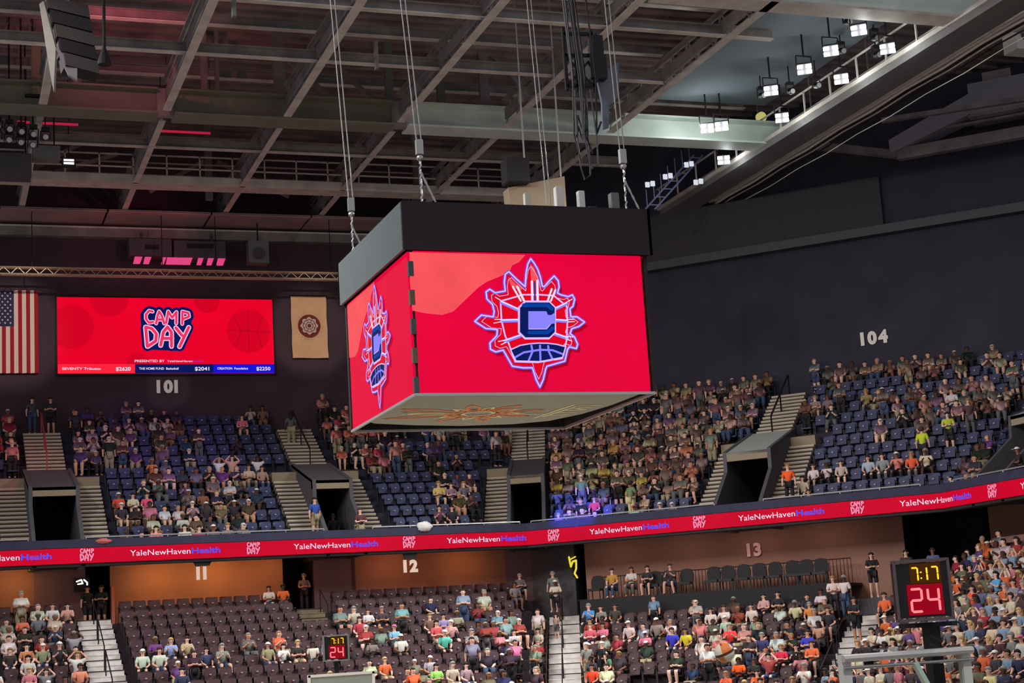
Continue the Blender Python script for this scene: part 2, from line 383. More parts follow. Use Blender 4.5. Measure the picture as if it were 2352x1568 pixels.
CAMP = dict(
    top=[[(510, 230), (440, 215), (375, 290), (375, 380), (430, 455), (515, 440)], [(575, 470), (605, 320), (640, 225), (695, 320), (735, 470)], [(610, 390), (705, 390)],
         [(775, 455), (820, 225), (895, 350), (985, 235), (975, 465)], [(1095, 475), (1105, 225), (1225, 255), (1235, 325), (1115, 375)]],
    bot=[[(365, 545), (390, 930)], [(370, 545), (490, 575), (575, 680), (560, 820), (400, 930)], [(655, 910), (715, 640), (800, 540), (875, 640), (870, 930)], [(700, 770), (880, 770)],
         [(965, 555), (1085, 710)], [(1225, 545), (1030, 935)]])
def camp(cv, fat=1.0, layers=((190, 3), (84, 1), (46, 2)), k=1.0):
    for i, (wd, mi) in enumerate(layers):
        for grp, m_ in (('top', .85), ('bot', 1.1)):
            for st in CAMP[grp]: cv.stroke([(x * k, y * k) for x, y in st], wd * (m_ if i else 1) * fat * k, mi, lv=i + 1)
for i in range(-1, 7):
    c0 = 5.72 + 6.32 * i                                 # event logo centre
    if i >= 0:
        cv = Canvas(lambda x, y, c0=c0: rpos(c0 + (x - 800) / 900 * .50, 8.955 - (y - 170) / 860 * .52), (0, 0, 0) if 0 else (0, -1, 0), 0)
        mbl = MB(); cv.mb = mbl
        nrm = BN[0 if c0 < 23.4 else (1 if c0 < 40.4 else 2)]
        cv.n = -nrm; cv.step = .004
        camp(cv, 1.0, ((150, 2), (76, 0), (30, 1)))
        sub(mbl, 'event_logo', [L_pinkw, L_coral, L_redd], disp, face)
    x0 = c0 + 1.60
    mbl = MB()
    text_on(mbl, 'YaleNewHaven', lambda x, y: rpos(x, y), x0, 8.60, .225, 2.28, .0, 0)
    text_on(mbl, 'Health', lambda x, y: rpos(x, y), x0 + 2.33, 8.60, .225, 1.10, .02, 1)
    sub(mbl, 'sponsor_lettering', [L_white, L_ltblue], disp, face)

# upper walls, trims and section numbers
WO = 10.6
def wallseg(name, bank, s0, s1, o, z0, z1, m, th=.2):
    mb = MB(); mapbox(mb, bank, s0, s1, o, o + th, z0, z1); return structure(mb, name, m)
wallseg('wall_back', 0, -2, 23.45 + .4142 * WO + .08, WO, 8, 28.4, M_wall_end)
wallseg('wall_corner', 1, -.4142 * WO, CHL + .4142 * WO, WO, 8, 28.4, M_wall)
wallseg('wall_side', 2, 30, 51.95 + .4142 * WO, WO, 8, 28.4, M_wall)
mb = MB()
mapbox(mb, 0, -2, 27.6, WO - .45, WO - .02, 23.75, 24.15, 0); mapbox(mb, 0, -2, 27.6, WO - .5, WO - .02, 24.15, 24.22, 1)
structure(mb, 'trim_1', [M_steel_d, M_steel])
mb = MB(); mapbox(mb, 1, -4.2, CHL + 4.2, WO - .5, WO - .02, 21.5, 21.9, 0); structure(mb, 'trim_2', M_dgrey)
mb = MB(); mapbox(mb, 1, -4.2, CHL - 3.2, WO - .3, WO - .02, 21.9, 24.2, 0); structure(mb, 'trim_3', mat('wall_panel_dark', S(66, 62, 70), .9))
def number(t, bank, s, o, z, h, m, label, wd=None, bold=.055, th=.06):
    c = P(bank, s, o, z); e = empty('section_number', c, ROT[bank], label, 'sign')
    for ch_i, ch in enumerate(t):
        mb = MB(); W_ = {'1': .56}; tot = sum(W_.get(c_, .86) for c_ in t) * h; x0 = -tot / 2 + sum(W_.get(c_, .86) for c_ in t[:ch_i]) * h
        text_on(mb, ch, lambda x, y: Vector((x, -th, y)), x0, 0, h, None, bold, 0, Vector((0, th, 0)))
        mb.build('digit', m, e)
    return e
number('101', 0, 10.4, WO - .03, 16.62, .56, M_sign, 'large grey number 101 on the dark wall under the red screen')
number('104', 1, 12.88, WO - .03, 16.65, .56, M_sign, 'large grey number 104 on the dark wall above the corner seats')
number('103', 1, 1.72, WO - .03, 16.55, .56, M_sign, 'large grey number 103 mostly hidden behind the hanging scoreboard')

# ------------------------------------------------------------------ lower bowl
LO = lambda i: 1.35 - .85 * i
def LZ(bank, i): return 6.1 - .387 * i if bank != 1 else 4.5 - .375 * (i - 2)
LROWS = 13
LWALL = 2.8
for bank, nm in ((0, 'floor_lower_end'), (1, 'floor_lower_corner'), (2, 'floor_lower_side')):
    mb = MB()
    for i in range(2 if bank == 1 else 0, LROWS):
        o0, o1 = LO(i) - .5, (LO(i) + .35 if i else LWALL + .05)
        a = lim(bank, o0); b = lim(bank, o1)
        z = LZ(bank, i); zd = .375 if bank == 1 else .387
        mapquad(mb, bank, [(a[0], o0, z), (a[1], o0, z), (b[1], o1, z), (b[0], o1, z)], None)
        mapquad(mb, bank, [(a[0], o0, z - zd), (a[1], o0, z - zd), (a[1], o0, z), (a[0], o0, z)], None)
    structure(mb, nm, M_conc)
for s0, s1, bk in ((lambda o: lim(0, o)[1] - .02, lambda o: lim(0, o)[1], 0), (lambda o: lim(2, o)[1] - .02, lambda o: lim(2, o)[1], 2)):
    mb = MB()                                            # cheek walls where the corner bank sits lower
    q = [P(bk, s0(o), o, z) for o, z in ((2.8, 4.0), (2.8, 6.2), (1.7, 6.12), (-9, 1.3), (-9, .2))]
    mb.prism(q, P(bk, s1(0), 0) - P(bk, s0(0), 0)); structure(mb, 'wall_cheek', M_dgrey)
def lstair(name, bank, f0, f1, i0, i1, mats):
    mb = MB()
    for i in range(i0, i1):
        z = LZ(bank, i); zd = .375 if bank == 1 else .387
        for h in (0, 1):
            o0 = LO(i) - .5 + .425 * h; o1 = o0 + .425; zz = z + zd * .5 * h + .015
            q = [P(bank, f0(o0), o0 - .02), P(bank, f1(o0), o0 - .02), P(bank, f1(o1), o1), P(bank, f0(o1), o1)]
            mb.add([(p.x, p.y, zz - .26) for p in q] + [(p.x, p.y, zz) for p in q], [(4, 5, 6, 7)], 0)
            mb.add([(q[0].x, q[0].y, zz - .26), (q[1].x, q[1].y, zz - .26), (q[1].x, q[1].y, zz), (q[0].x, q[0].y, zz)], [(0, 1, 2, 3)], 0)
            f_ = P(bank, 0, 0) - P(bank, 0, .015); mb.add([(p_.x + f_.x, p_.y + f_.y, zz - a_) for a_ in (.0, .035) for p_ in (q[0], q[1])], [(0, 1, 3, 2)], 1 if h else 0)
            mb.add([(q[i_].x, q[i_].y, z_) for i_ in (0, 3) for z_ in (zz - .5, zz)], [(0, 1, 3, 2)], 1)
            mb.add([(q[i_].x, q[i_].y, z_) for i_ in (1, 2) for z_ in (zz - .5, zz)], [(0, 1, 3, 2)], 1)
    structure(mb, name, mats)
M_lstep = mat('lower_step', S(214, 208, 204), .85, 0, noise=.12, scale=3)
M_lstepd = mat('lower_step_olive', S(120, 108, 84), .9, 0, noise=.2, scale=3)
aisles = [(0, lambda o: 5.45, lambda o: 6.7), (0, lambda o: 13.95, lambda o: 15.0), (1, lambda o: -.4142 * o + .75, lambda o: -.4142 * o + 2.1), (1, lambda o: 13.35, lambda o: 14.45)]
lstair('floor_aisle', 0, aisles[0][1], aisles[0][2], 0, LROWS, [M_lstep, M_riser])
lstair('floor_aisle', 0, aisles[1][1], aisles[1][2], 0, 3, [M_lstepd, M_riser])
lstair('floor_aisle', 1, aisles[2][1], aisles[2][2], 0, LROWS, [M_lstep, M_riser])
lstair('floor_aisle', 1, aisles[3][1], aisles[3][2], 2, LROWS, [M_lstep, M_riser])
def in_aisle(bank, s, o, i, pad=.28):
    for n_, (b, f0, f1) in enumerate(aisles):
        if b == bank and f0(o) - pad < s < f1(o) + pad and not (n_ == 1 and i > 2): return True
    return False
# aisle handrails
for n_, (b, fs, rows, t_) in enumerate([(0, lambda o: 6.05, [(0, 2), (2, 5), (5, 8)], 'aisle beside section eleven'), (0, lambda o: 14.9, [(0, 2)], 'short aisle under the rear opening'), (1, lambda o: -.4142 * o + 1.36, [(0, 3), (3, 6), (6, 9)], 'wide bright aisle beside section thirteen'), (1, lambda o: 13.5, [(3, 6), (6, 9)], 'aisle behind the near shot clock')]):
    for a_, c_ in rows:
        mb = MB(); pts = [(LO(a_ + .2), LZ(b, a_)), (LO(c_ - .3), LZ(b, c_ - .4))]
        top = [P(b, fs(o), o, z + .92) for o, z in pts]
        for (o, z), t in zip(pts, top): mb.tube([P(b, fs(o), o, z), t], .024, 6)
        mb.tube(top, .024, 6)
        thing(mb, 'aisle_handrail', M_railb, 'dark low handrail in the %s, %s from the wall' % (t_, nth(rows.index((a_, c_)) + 1)), 'handrail', 'aisle handrails')
# lower rear wall with its openings
def lw(s0, s1, m, bank=0, z0=4.5, z1=8.47, o=LWALL): wallseg('wall_lower', bank, s0, s1, o, z0, z1, m, .15)
lw(-2, 3.95, M_lowwall); lw(3.95, 5.9, M_lowwall2); lw(6.85, 13.75, M_lowwall); lw(15.05, 16.7, M_lowwall2); lw(16.7, 23.4, M_lowwall); lw(23.4, 23.45 + .4142 * LWALL + .06, M_lowwall2)
lw(-1.16, .85, M_dgrey, 1); lw(1.35, 14.9, M_lowwall, 1); lw(18.2, 18.3, M_lowwall2, 1)
lw(30, 51.95 + .4142 * LWALL, M_lowwall, 2)
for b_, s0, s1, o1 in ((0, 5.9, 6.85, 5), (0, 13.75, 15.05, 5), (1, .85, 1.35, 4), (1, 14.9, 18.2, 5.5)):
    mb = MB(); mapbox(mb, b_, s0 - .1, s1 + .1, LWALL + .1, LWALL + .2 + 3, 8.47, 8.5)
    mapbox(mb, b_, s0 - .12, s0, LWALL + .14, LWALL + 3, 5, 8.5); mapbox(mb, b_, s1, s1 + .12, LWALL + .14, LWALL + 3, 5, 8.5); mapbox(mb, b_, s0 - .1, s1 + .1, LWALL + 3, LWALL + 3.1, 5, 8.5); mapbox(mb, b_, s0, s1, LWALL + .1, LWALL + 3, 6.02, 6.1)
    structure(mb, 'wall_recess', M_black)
mb = MB(); mapbox(mb, 0, 16.68, 16.78, LWALL - .06, LWALL, 6.1, 8.47); structure(mb, 'trim_4', mat('dark_red_trim', S(84, 42, 42)))
mb = MB(); mapbox(mb, 0, 6.86, 6.98, LWALL - .3, LWALL, 5.9, 7.6); structure(mb, 'trim_5', mat('pale_red_trim', S(196, 120, 110)))
def hung_number(t, bank, s, z, label, wide):
    e = number(t, bank, s, .12, z, .46, mat('sign_pink_white', S(236, 206, 190), .7), label, bold=.06, th=.05)
    mb = MB(); mb.prism([(-wide / 2, 0, 8.28 - z), (wide / 2, 0, 8.28 - z), (wide / 2 - .08, 0, .5), (-wide / 2 + .08, 0, .5)], (0, .1, 0)); 
    mb.build('bracket', M_black, e); return e
hung_number('11', 0, 10.08, 7.62, 'white number 11 hanging under the ribbon board before the orange wall', .7)
hung_number('12', 0, 18.44, 7.54, 'white number 12 hanging under the ribbon board before the brown wall', .6)
number('13', 1, 8.9, LWALL - .05, 7.35, .5, mat('sign_rose', S(246, 204, 200), .7), 'pinkish number 13 on the brown wall above the black chairs', bold=.05)
mb = MB(); mapbox(mb, 1, 13.0, 17.0, .0, LWALL, 3.9, 5.3); structure(mb, 'floor_landing', M_dgrey)
# floor of the arena and the court
mb = MB(); mb.box((-14, 2, -.1), (36, 66, -.02)); structure(mb, 'floor', M_dgrey)
mb = MB(); mb.box((3.2, 17.2, -.02), (19.4, 46.2, 0.0)); structure(mb, 'floor_court', mat('court_maple', S(196, 176, 150), .35, 0, noise=.1, scale=.5))

# ------------------------------------------------------------------ roof
mb = MB(); mb.box((-6, 46, 28.4), (50, 80, 28.6))
for i in range(42): v = 46.5 + .8 * i; mb.box((-6, v, 28.22), (50, v + .22, 28.4))
structure(mb, 'ceiling_deck', M_deck)
mb = MB(); mb.box((27.8, 45.2, 25.9), (33.0, 57.9, 26.05)); structure(mb, 'ceiling_baffle', mat('baffle_grey', S(84, 92, 98), .9, 0, noise=.12, scale=.4))
BEAMU = [3.9, 8.3, 12.8, 17.25, 21.6, 26.05]
for n_, u in enumerate(BEAMU):
    for seg, (v0, v1) in enumerate(((38, 58.35), (59.55, 74.4))):
        if u > 25 and seg == 1: v1 = 73
        t = empty('roof_truss', (u, v0, 24.5), 0, '%s grey roof truss from the flag wall, %s the deep cross girder' % (nth(n_ + 1), ('in front of', 'beyond')[seg]), 'truss', 'roof trusses')
        wd = .30 if seg == 0 else .24
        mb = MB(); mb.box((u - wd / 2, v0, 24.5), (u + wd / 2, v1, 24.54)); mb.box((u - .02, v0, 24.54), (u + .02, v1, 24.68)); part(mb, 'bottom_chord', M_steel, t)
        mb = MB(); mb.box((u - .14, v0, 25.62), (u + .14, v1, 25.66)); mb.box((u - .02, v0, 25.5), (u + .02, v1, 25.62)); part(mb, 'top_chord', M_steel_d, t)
        mb = MB(); n = int((v1 - v0) / 1.3); 
        for i in range(n):
            a = v0 + (v1 - v0) * i / n; b = v0 + (v1 - v0) * (i + 1) / n
            mb.bar((u, a, 24.6), (u, (a + b) / 2, 25.6), .05); mb.bar((u, (a + b) / 2, 25.6), (u, b, 24.6), .05)
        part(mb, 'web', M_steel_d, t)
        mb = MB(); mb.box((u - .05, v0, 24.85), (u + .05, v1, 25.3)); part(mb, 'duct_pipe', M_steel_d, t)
for n_, (v, zb, h, x0, x1, m) in enumerate([(48.2, 24.75, .35, -4, 28, M_steel_d), (53.2, 24.8, .35, -4, 26.5, M_steel_d), (63.5, 24.7, .3, -4, 23.6, M_steel_d), (66.2, 25.6, .4, -4, 30, M_steel_d), (56.0, 27.0, .35, -4, 27.5, M_steel_d), (61.5, 27.0, .35, -4, 34, M_steel_d), (51.0, 26.9, .35, -4, 27.5, M_steel_d)]):
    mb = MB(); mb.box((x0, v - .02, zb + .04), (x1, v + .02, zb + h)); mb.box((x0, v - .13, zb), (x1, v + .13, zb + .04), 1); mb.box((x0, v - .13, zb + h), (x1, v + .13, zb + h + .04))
    thing(mb, 'roof_purlin', [m, M_steel], 'grey cross beam spanning between the roof trusses, %s from the scoreboard' % nth(1 + sorted([48.2, 51.0, 53.2, 56.0, 61.5, 63.5, 66.2]).index(v)), 'beam', 'roof cross beams')
g = empty('roof_girder', (15, 58.9, 24.4), 0, 'deep pale grey-green plate girder crossing the roof behind the scoreboard', 'girder')
for (x0, x1) in ((-4, 8.0), (8.6, 17.0), (17.6, 35.2)):
    mb = MB(); mb.box((x0, 58.85, 24.5), (x1, 58.95, 25.35)); mb.box((x0, 58.4, 24.42), (x1, 59.5, 24.5)); mb.box((x0, 58.4, 25.35), (x1, 59.5, 25.42)); part(mb, 'girder_segment', M_girder if x0 > 17 else mat('girder_unlit', S(128, 126, 112), .7, 0, noise=.15, scale=.6), g)  # one girder in two colours: floodlit end pale, unlit rest darker
for u in (8.3, 17.3):
    mb = MB(); mb.box((u - .3, 58.75, 24.45), (u + .3, 59.05, 25.5)); part(mb, 'splice_plate', M_steel_d, g)
g = empty('roof_girder', (28, 44.8, 24.5), 0, 'pale plate girder at the top edge above the bright floodlights', 'girder')
mb = MB(); mb.box((21.9, 44.75, 24.58), (36.6, 44.85, 26.2)); part(mb, 'web_plate', M_girder, g)
mb = MB(); mb.box((21.9, 44.4, 24.5), (36.6, 45.3, 24.58)); part(mb, 'flange', M_steel, g)
mb = MB(); mb.bar((35.8, 58.9, 24.6), (40.2, 59.3, 24.5), .3, .3); thing(mb, 'ring_beam', M_steel_d, 'dark edge beam carrying on from the pale girder past the cable tray', 'beam')
ring_pts = [(40.2, 59.3, 24.5), (46.8, 52.7, 24.5)]
mb = MB(); mb.bar(ring_pts[0], ring_pts[1], .4, .5); mb.bar((40.2, 59.3, 25.3), (46.8, 52.7, 25.3), .3, .1); thing(mb, 'ring_beam', M_steel_d, 'dark curved edge beam above the black corner wall', 'beam')
for n_, (u, v, z0, z1, wd) in enumerate([(12.75, 59.3, 25.4, 28.4, .42), (9.9, 59.6, 25.4, 28.4, .22), (10.4, 59.6, 25.4, 28.4, .14), (21.4, 60.2, 25.4, 28.4, .4), (19.6, 60.4, 25.4, 28.4, .3), (5.2, 59.5, 25.4, 28.4, .3), (11.8, 70.5, 24.6, 28.4, .3), (20.9, 68.6, 24.6, 28.4, .3), (17.2, 59.6, 25.4, 28.4, .3), (7.0, 49.0, 25.0, 26.2, .12), (9.0, 48.2, 24.2, 24.9, .12), (14.6, 52.0, 24.2, 25.2, .1), (20.6, 54.0, 24.0, 25.0, .1)]):
    mb = MB(); mb.box((u - wd / 2, v - .12, z0), (u + wd / 2, v + .12, z1)); thing(mb, 'roof_post', [M_steel_d, mat('post_green_grey', S(120, 126, 118), .7)][0 if n_ % 2 else 1:][0:1], 'grey steel post hung in the roof frame, %s in order from the flag' % nth(1 + sorted([12.75, 9.9, 10.4, 21.4, 19.6, 5.2, 11.8, 20.9, 17.2, 7.0, 9.0, 14.6, 20.6]).index(u)), 'post', 'roof posts')
# diagonal braces
for n_, (a, b) in enumerate([((14.5, 60, 28), (17.1, 60.2, 25.6)), ((22.0, 60.4, 28.2), (24.6, 60.4, 25.5)), ((17.6, 60.4, 25.6), (19.4, 60.4, 28.2)), ((3.6, 70, 25.2), (7.2, 70, 27.4)), ((9.2, 70.5, 24.9), (11.6, 70.5, 26.4)), ((12.2, 70.5, 26.4), (15.4, 70.5, 24.9)), ((4.8, 68.4, 24.9), (7.6, 68.4, 25.9)), ((13.2, 60.2, 27.6), (15.4, 60.2, 25.6))]):
    mb = MB(); mb.bar(a, b, .16); thing(mb, 'roof_brace', M_steel_d, 'slanting grey brace in the roof frame, %s in order from the flag' % nth(1 + n_), 'brace', 'roof braces')
# catwalk across the far end
t = empty('catwalk', (12, 68.3, 24.6), 0, 'narrow catwalk with thin rails crossing the roof above the red screen', 'catwalk')
mb = MB(); mb.box((-4, 67.9, 24.55), (27, 69.0, 24.66)); mb.box((-4, 67.85, 24.5), (27, 67.95, 24.86)); part(mb, 'walkway', M_steel, t)
for v in (67.9, 69.0):
    for z in (25.2, 25.75):
        mb = MB(); mb.bar((-4, v, z), (27, v, z), .06); part(mb, 'rail', M_steel, t)
for i in range(22):
    mb = MB(); u = -3 + 1.4 * i; mb.bar((u, 67.9, 24.6), (u, 67.9, 25.78), .06); part(mb, 'rail_post', M_steel, t)
mb = MB()
for i in range(6): u = 3 + 4.6 * i; mb.box((u, 72.0, 24.35), (u + 4.5, 72.2, 24.42)); mb.box((u, 72.0, 24.4), (u + 4.5, 74.5, 24.46))
thing(mb, 'ceiling_panel_run', mat('edge_panel_brown', S(176, 150, 150), .85, 0, noise=.15, scale=.5), 'dark flat panels lining the roof edge over the end wall', 'panel', None)
# side catwalk with cable tray
t = empty('side_catwalk', (34, 55, 24.2), 0, 'long side catwalk carrying the bright floodlights along the roof', 'catwalk')
mb = MB(); mb.box((33.2, 38, 24.2), (34.5, 74, 24.5)); part(mb, 'walkway', mat('walkway_grey', S(120, 118, 118), .8, 0, noise=.15, scale=.5), t)
for u in (33.15, 34.5):
    mb = MB(); mb.box((u - .05, 38, 24.45), (u + .05, 74, 24.62)); part(mb, 'edge_channel', M_steel, t)
    mb = MB(); mb.bar((u, 38, 25.5), (u, 74, 25.5), .06); part(mb, 'rail', M_steel, t)
for i in range(17):
    mb = MB(); v = 41 + 2 * i; mb.bar((33.15, v, 24.5), (33.15, v, 25.5), .06); part(mb, 'rail_post', M_steel, t)
t = empty('cable_tray', (35.5, 55, 24.4), 0, 'bright metal cable tray running beside the side catwalk', 'cable tray')
mb = MB(); mb.box((35.0, 36, 24.4), (35.75, 74.5, 24.5)); mb.box((34.96, 36, 24.4), (35.02, 74.5, 24.72)); part(mb, 'tray', mat('tray_bright', S(236, 232, 224), .6, 0, noise=.1), t)
for k, (u, z, r) in enumerate([(35.3, 24.62, .05), (35.45, 24.6, .06), (35.6, 24.6, .045), (35.9, 24.3, .03), (36.2, 24.2, .02)]):
    mb = MB(); z -= .28 if k < 3 else 0; pts = [(u - .1, 36 + i * 2.5, z - (.06 if i % 2 else 0)) for i in range(16)]; mb.tube(pts, r, 6); part(mb, 'cable', [mat('cable_pale', S(236, 232, 220), .6), M_railb][k % 2], t)
for i in range(8):
    mb = MB(); v = 40 + i * 4.6; mb.bar((35.5, v, 24.5), (35.5, v, 28.4), .05); part(mb, 'hanger', M_steel_d, t)
# ducts and boxes behind the side catwalk
def boxthing(name, a, b, m, label, cat, rz=0, group=None, bev=.03):
    c = [(a[i] + b[i]) / 2 for i in range(3)]; h = [(b[i] - a[i]) / 2 for i in range(3)]
    bm = bmesh.new(); bmesh.ops.create_cube(bm, size=1, matrix=Matrix.Diagonal((2 * h[0], 2 * h[1], 2 * h[2], 1)))
    bmesh.ops.bevel(bm, geom=bm.edges[:], offset=min(bev, min(h) * .5), segments=2, affect='EDGES')
    me = bpy.data.meshes.new(name); bm.to_mesh(me); bm.free(); me.materials.append(m)
    o = bpy.data.objects.new(name, me); COL.objects.link(o); o.location = c; o.rotation_euler = (0, 0, rz); return tag(o, label, cat, group)
M_duct = mat('duct_grey', S(150, 148, 162), .8, 0, noise=.1, scale=.6)
dd = empty('duct_unit', (43.0, 56.8, 25.2), ROT[1], 'large grey air unit with sloping duct high over the corner wall', 'duct')
mb = MB(); mb.box((-.4, -.8, 0.3), (2.6, .8, 1.7)); mb.build('unit_case', M_duct, dd)
mb = MB(); mb.prism([(-.4, -.7, .4), (-.4, -.7, 1.3), (-4.0, -.7, -.1), (-4.0, -.7, -.7)], (0, 1.3, 0)); mb.build('sloping_duct', M_duct, dd)
mb = MB(); mb.box((-.5, -.85, .2), (2.7, .85, .3)); mb.box((.2, -.4, 1.7), (1.4, .4, 2.2)); mb.build('support_frame', M_steel_d, dd)
dd = empty('duct_unit', (38.6, 65.6, 22.4), ROT[1], 'smaller grey duct box against the corner wall beside the cable tray', 'duct')
mb = MB(); mb.box((-1.3, -.6, .0), (1.5, .6, 1.4)); mb.build('unit_case', M_duct, dd)
mb = MB(); mb.prism([(-1.3, -.6, 1.0), (-1.3, -.6, .2), (-3.3, -.6, -.5), (-3.3, -.6, -.1)], (0, 1.1, 0)); mb.build('sloping_duct', M_duct, dd)
for n_, (a, b, wd) in enumerate([((36.2, 66.5, 22.9), (44.8, 58.0, 22.9), .35), ((35.8, 69.0, 23.6), (43.8, 59.6, 24.3), .2), ((38.0, 57.0, 25.2), (47.0, 50.0, 25.2), .25)]):
    mb = MB(); mb.bar(a, b, wd, wd * .8); thing(mb, 'service_beam', M_steel_d, 'dark steel member among the ducts over the corner wall, %s in order from below' % nth(n_ + 1), 'beam', 'service beams')

# ------------------------------------------------------------------ hanging scoreboard
X0, X1, Y0, Y1, ZB, ZT, ZF = 8.79, 13.81, 29.68, 34.71, 9.27, 12.06, 13.04
sb = empty('hanging_scoreboard', ((X0 + X1) / 2, (Y0 + Y1) / 2, ZB), 0, 'four-sided scoreboard with red LED screens hanging over the middle of the court', 'scoreboard')
mb = MB()
for x in (X0 + .05, X1 - .17):
    for y in (Y0 + .05, Y1 - .17): mb.box((x, y, ZB), (x + .12, y + .12, ZF))
mb.box((X0 + .1, Y0 + .1, ZB + .5), (X1 - .1, Y1 - .1, ZB + .6)); mb.box((X0 + .12, Y0 + .12, ZB + .6), (X1 - .12, Y1 - .12, ZF - .3))
for a, b in (((X0 + .06, Y0 + .052, ZB), (X1 - .06, Y0 + .08, ZT)), ((X0 + .06, Y1 - .08, ZB), (X1 - .06, Y1 - .032, ZT)), ((X0 + .052, Y0 + .08, ZB), (X0 + .08, Y1 - .08, ZT)), ((X1 - .08, Y0 + .08, ZB), (X1 - .052, Y1 - .08, ZT)), ((X1 - .03, Y0 - .02, ZB), (X1 + .03, Y0 + .1, ZT)), ((X0 - .03, Y1 - .08, ZB), (X0 + .1, Y1 + .03, ZT)), ((X1 - .08, Y1 - .08, ZB), (X1 + .03, Y1 + .03, ZT))): mb.box(a, b)
part(mb, 'inner_frame', M_black, sb)
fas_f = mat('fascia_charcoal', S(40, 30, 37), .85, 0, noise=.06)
e = .13
for a, b, m in (((X0 - e, Y0 - e, ZT + .02), (X1 + e, Y0 - e + .06, ZF), fas_f), ((X0 - e, Y0 - e + .07, ZT + .02), (X0 - e + .06, Y1 + e, ZF), mat('fascia_lit', S(88, 97, 99), .7, 0, noise=.06)),  # flag-side panel coloured lighter for the light falling on it
                ((X0 - e, Y1 + e - .06, ZT + .02), (X1 + e, Y1 + e, ZF), fas_f), ((X1 + e - .06, Y0 - e, ZT + .02), (X1 + e, Y1 + e, ZF), fas_f)):
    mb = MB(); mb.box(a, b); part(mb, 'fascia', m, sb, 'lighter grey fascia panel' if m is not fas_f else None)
LOGO_S = [(722,80),(760,130),(800,200),(830,290),(850,390),(872,400),(930,330),(985,275),(1030,330),(1040,400),(1020,470),(1060,490),(1140,510),(1190,490),(1215,540),(1195,620),(1160,650),(1170,740),(1240,740),(1325,800),(1260,850),(1180,875),(1160,930),(1210,970),(1245,1050),(1230,1100),(1150,1080),(1130,1110),(1100,1240),(900,1295),(885,1330),(860,1440),(822,1525),(780,1440),(740,1310),(640,1310),(520,1290),(420,1110),(340,1130),(280,1100),(275,1030),(350,950),(355,880),(230,870),(110,790),(180,720),(310,740),(320,680),(300,600),(240,540),(230,460),(270,430),(330,470),(440,450),(430,350),(440,260),(480,230),(560,310),(660,400),(670,250),(690,140)]
def sun_logo(cv):                                        # mats: 0 lavender 1 violet 2 red 3 navy 4 blue 5 periwinkle 6 dark red 7 salmon 8 white
    cv.fill([(x + 38, y + 46) for x, y in LOGO_S], 6, 1)
    cv.fill(LOGO_S, 2, 2)
    cv.fill([(722, 140), (760, 180), (800, 300), (770, 330), (730, 330), (722, 240)], 7, 3)
    cv.fill([(480, 290), (560, 370), (640, 420), (600, 440), (500, 380)], 7, 3)
    cv.stroke(LOGO_S, 36, 1, True, 4); cv.stroke(LOGO_S, 15, 0, True, 5); cv.stroke([(725 + (x - 725) * .88, 790 + (y - 790) * .88) for x, y in LOGO_S], 6, 0, True, 4)
    cv.stroke([(390, 590), (400, 780), (440, 950), (480, 1040), (550, 1240), (800, 1250), (1070, 1210), (1120, 1010), (1130, 800), (1125, 620), (980, 500), (830, 490), (640, 490), (400, 560)], 17, 0, True, 5)
    for a, b, w_ in [((590, 665), (395, 575), 40), ((580, 780), (400, 785), 40), ((600, 955), (440, 1010), 40), ((985, 655), (1120, 590), 38), ((990, 780), (1130, 790), 38), ((990, 935), (1130, 985), 38)]:
        cv.stroke([a, b], w_, 5, lv=6); cv.stroke([(a[0], a[1] - 8), (b[0], b[1] - 8)], 14, 8, lv=7)
    for a, b, w_ in [((400, 770), (325, 768), 9), ((400, 795), (315, 810), 9), ((440, 1000), (365, 1015), 10), ((450, 1025), (395, 1050), 10), ((395, 560), (330, 520), 9), ((1130, 800), (1210, 795), 9), ((1120, 770), (1200, 770), 9), ((1120, 960), (1190, 970), 10), ((1110, 990), (1175, 1015), 10), ((1110, 580), (1185, 540), 10),
                     ((738, 570), (733, 340), 26), ((798, 570), (792, 330), 26), ((650, 570), (570, 400), 24), ((610, 560), (520, 400), 20), ((905, 570), (955, 425), 22), ((945, 560), (995, 435), 20)]:
        cv.stroke([a, b], w_, 8, lv=7)
    cv.stroke([(768, 560), (765, 350)], 16, 4, lv=7)
    R = lambda x0, y0, x1, y1, r: [(x0 + r, y0), (x1 - r, y0), (x1, y0 + r), (x1, y1 - r), (x1 - r, y1), (x0 + r, y1), (x0, y1 - r), (x0, y0 + r)]
    cv.fill(R(578, 558, 1000, 995, 75), 0, 8); cv.fill(R(600, 580, 985, 972, 60), 3, 9)
    cv.stroke([(640, 612), (905, 612), (950, 650)], 44, 4, lv=10); cv.stroke([(700, 920), (900, 920), (960, 870)], 40, 4, lv=10)
    cv.fill([(690, 680), (890, 680), (905, 720), (940, 725), (975, 700), (990, 730), (990, 820), (950, 820), (895, 885), (690, 885)], 5, 11)
    cv.stroke([(700, 880), (885, 880), (930, 835)], 7, 0, lv=12)
    BALL = [(495, 1110), (600, 1062), (700, 1045), (800, 1038), (900, 1040), (1000, 1052), (1105, 1080), (1070, 1200), (820, 1245), (555, 1235)]
    cv.fill(BALL, 3, 8); cv.stroke(BALL, 14, 0, True, 10)
    for pl in ([(820, 1065), (825, 1240)], [(725, 1065), (738, 1130), (692, 1235)], [(910, 1070), (920, 1140), (962, 1225)], [(545, 1195), (640, 1140), (820, 1112), (960, 1118), (1085, 1168)]):
        cv.stroke(pl, 22, 5, lv=9)
LM = [L_lav, L_vio, L_redm, L_navy, L_blue, L_peri, L_redd, L_salmon, L_white]
AF = [[0.00038363266, -2.3727475e-05, 0.22658678], [6.7975526e-06, -0.00064253537, 1.00520935]]
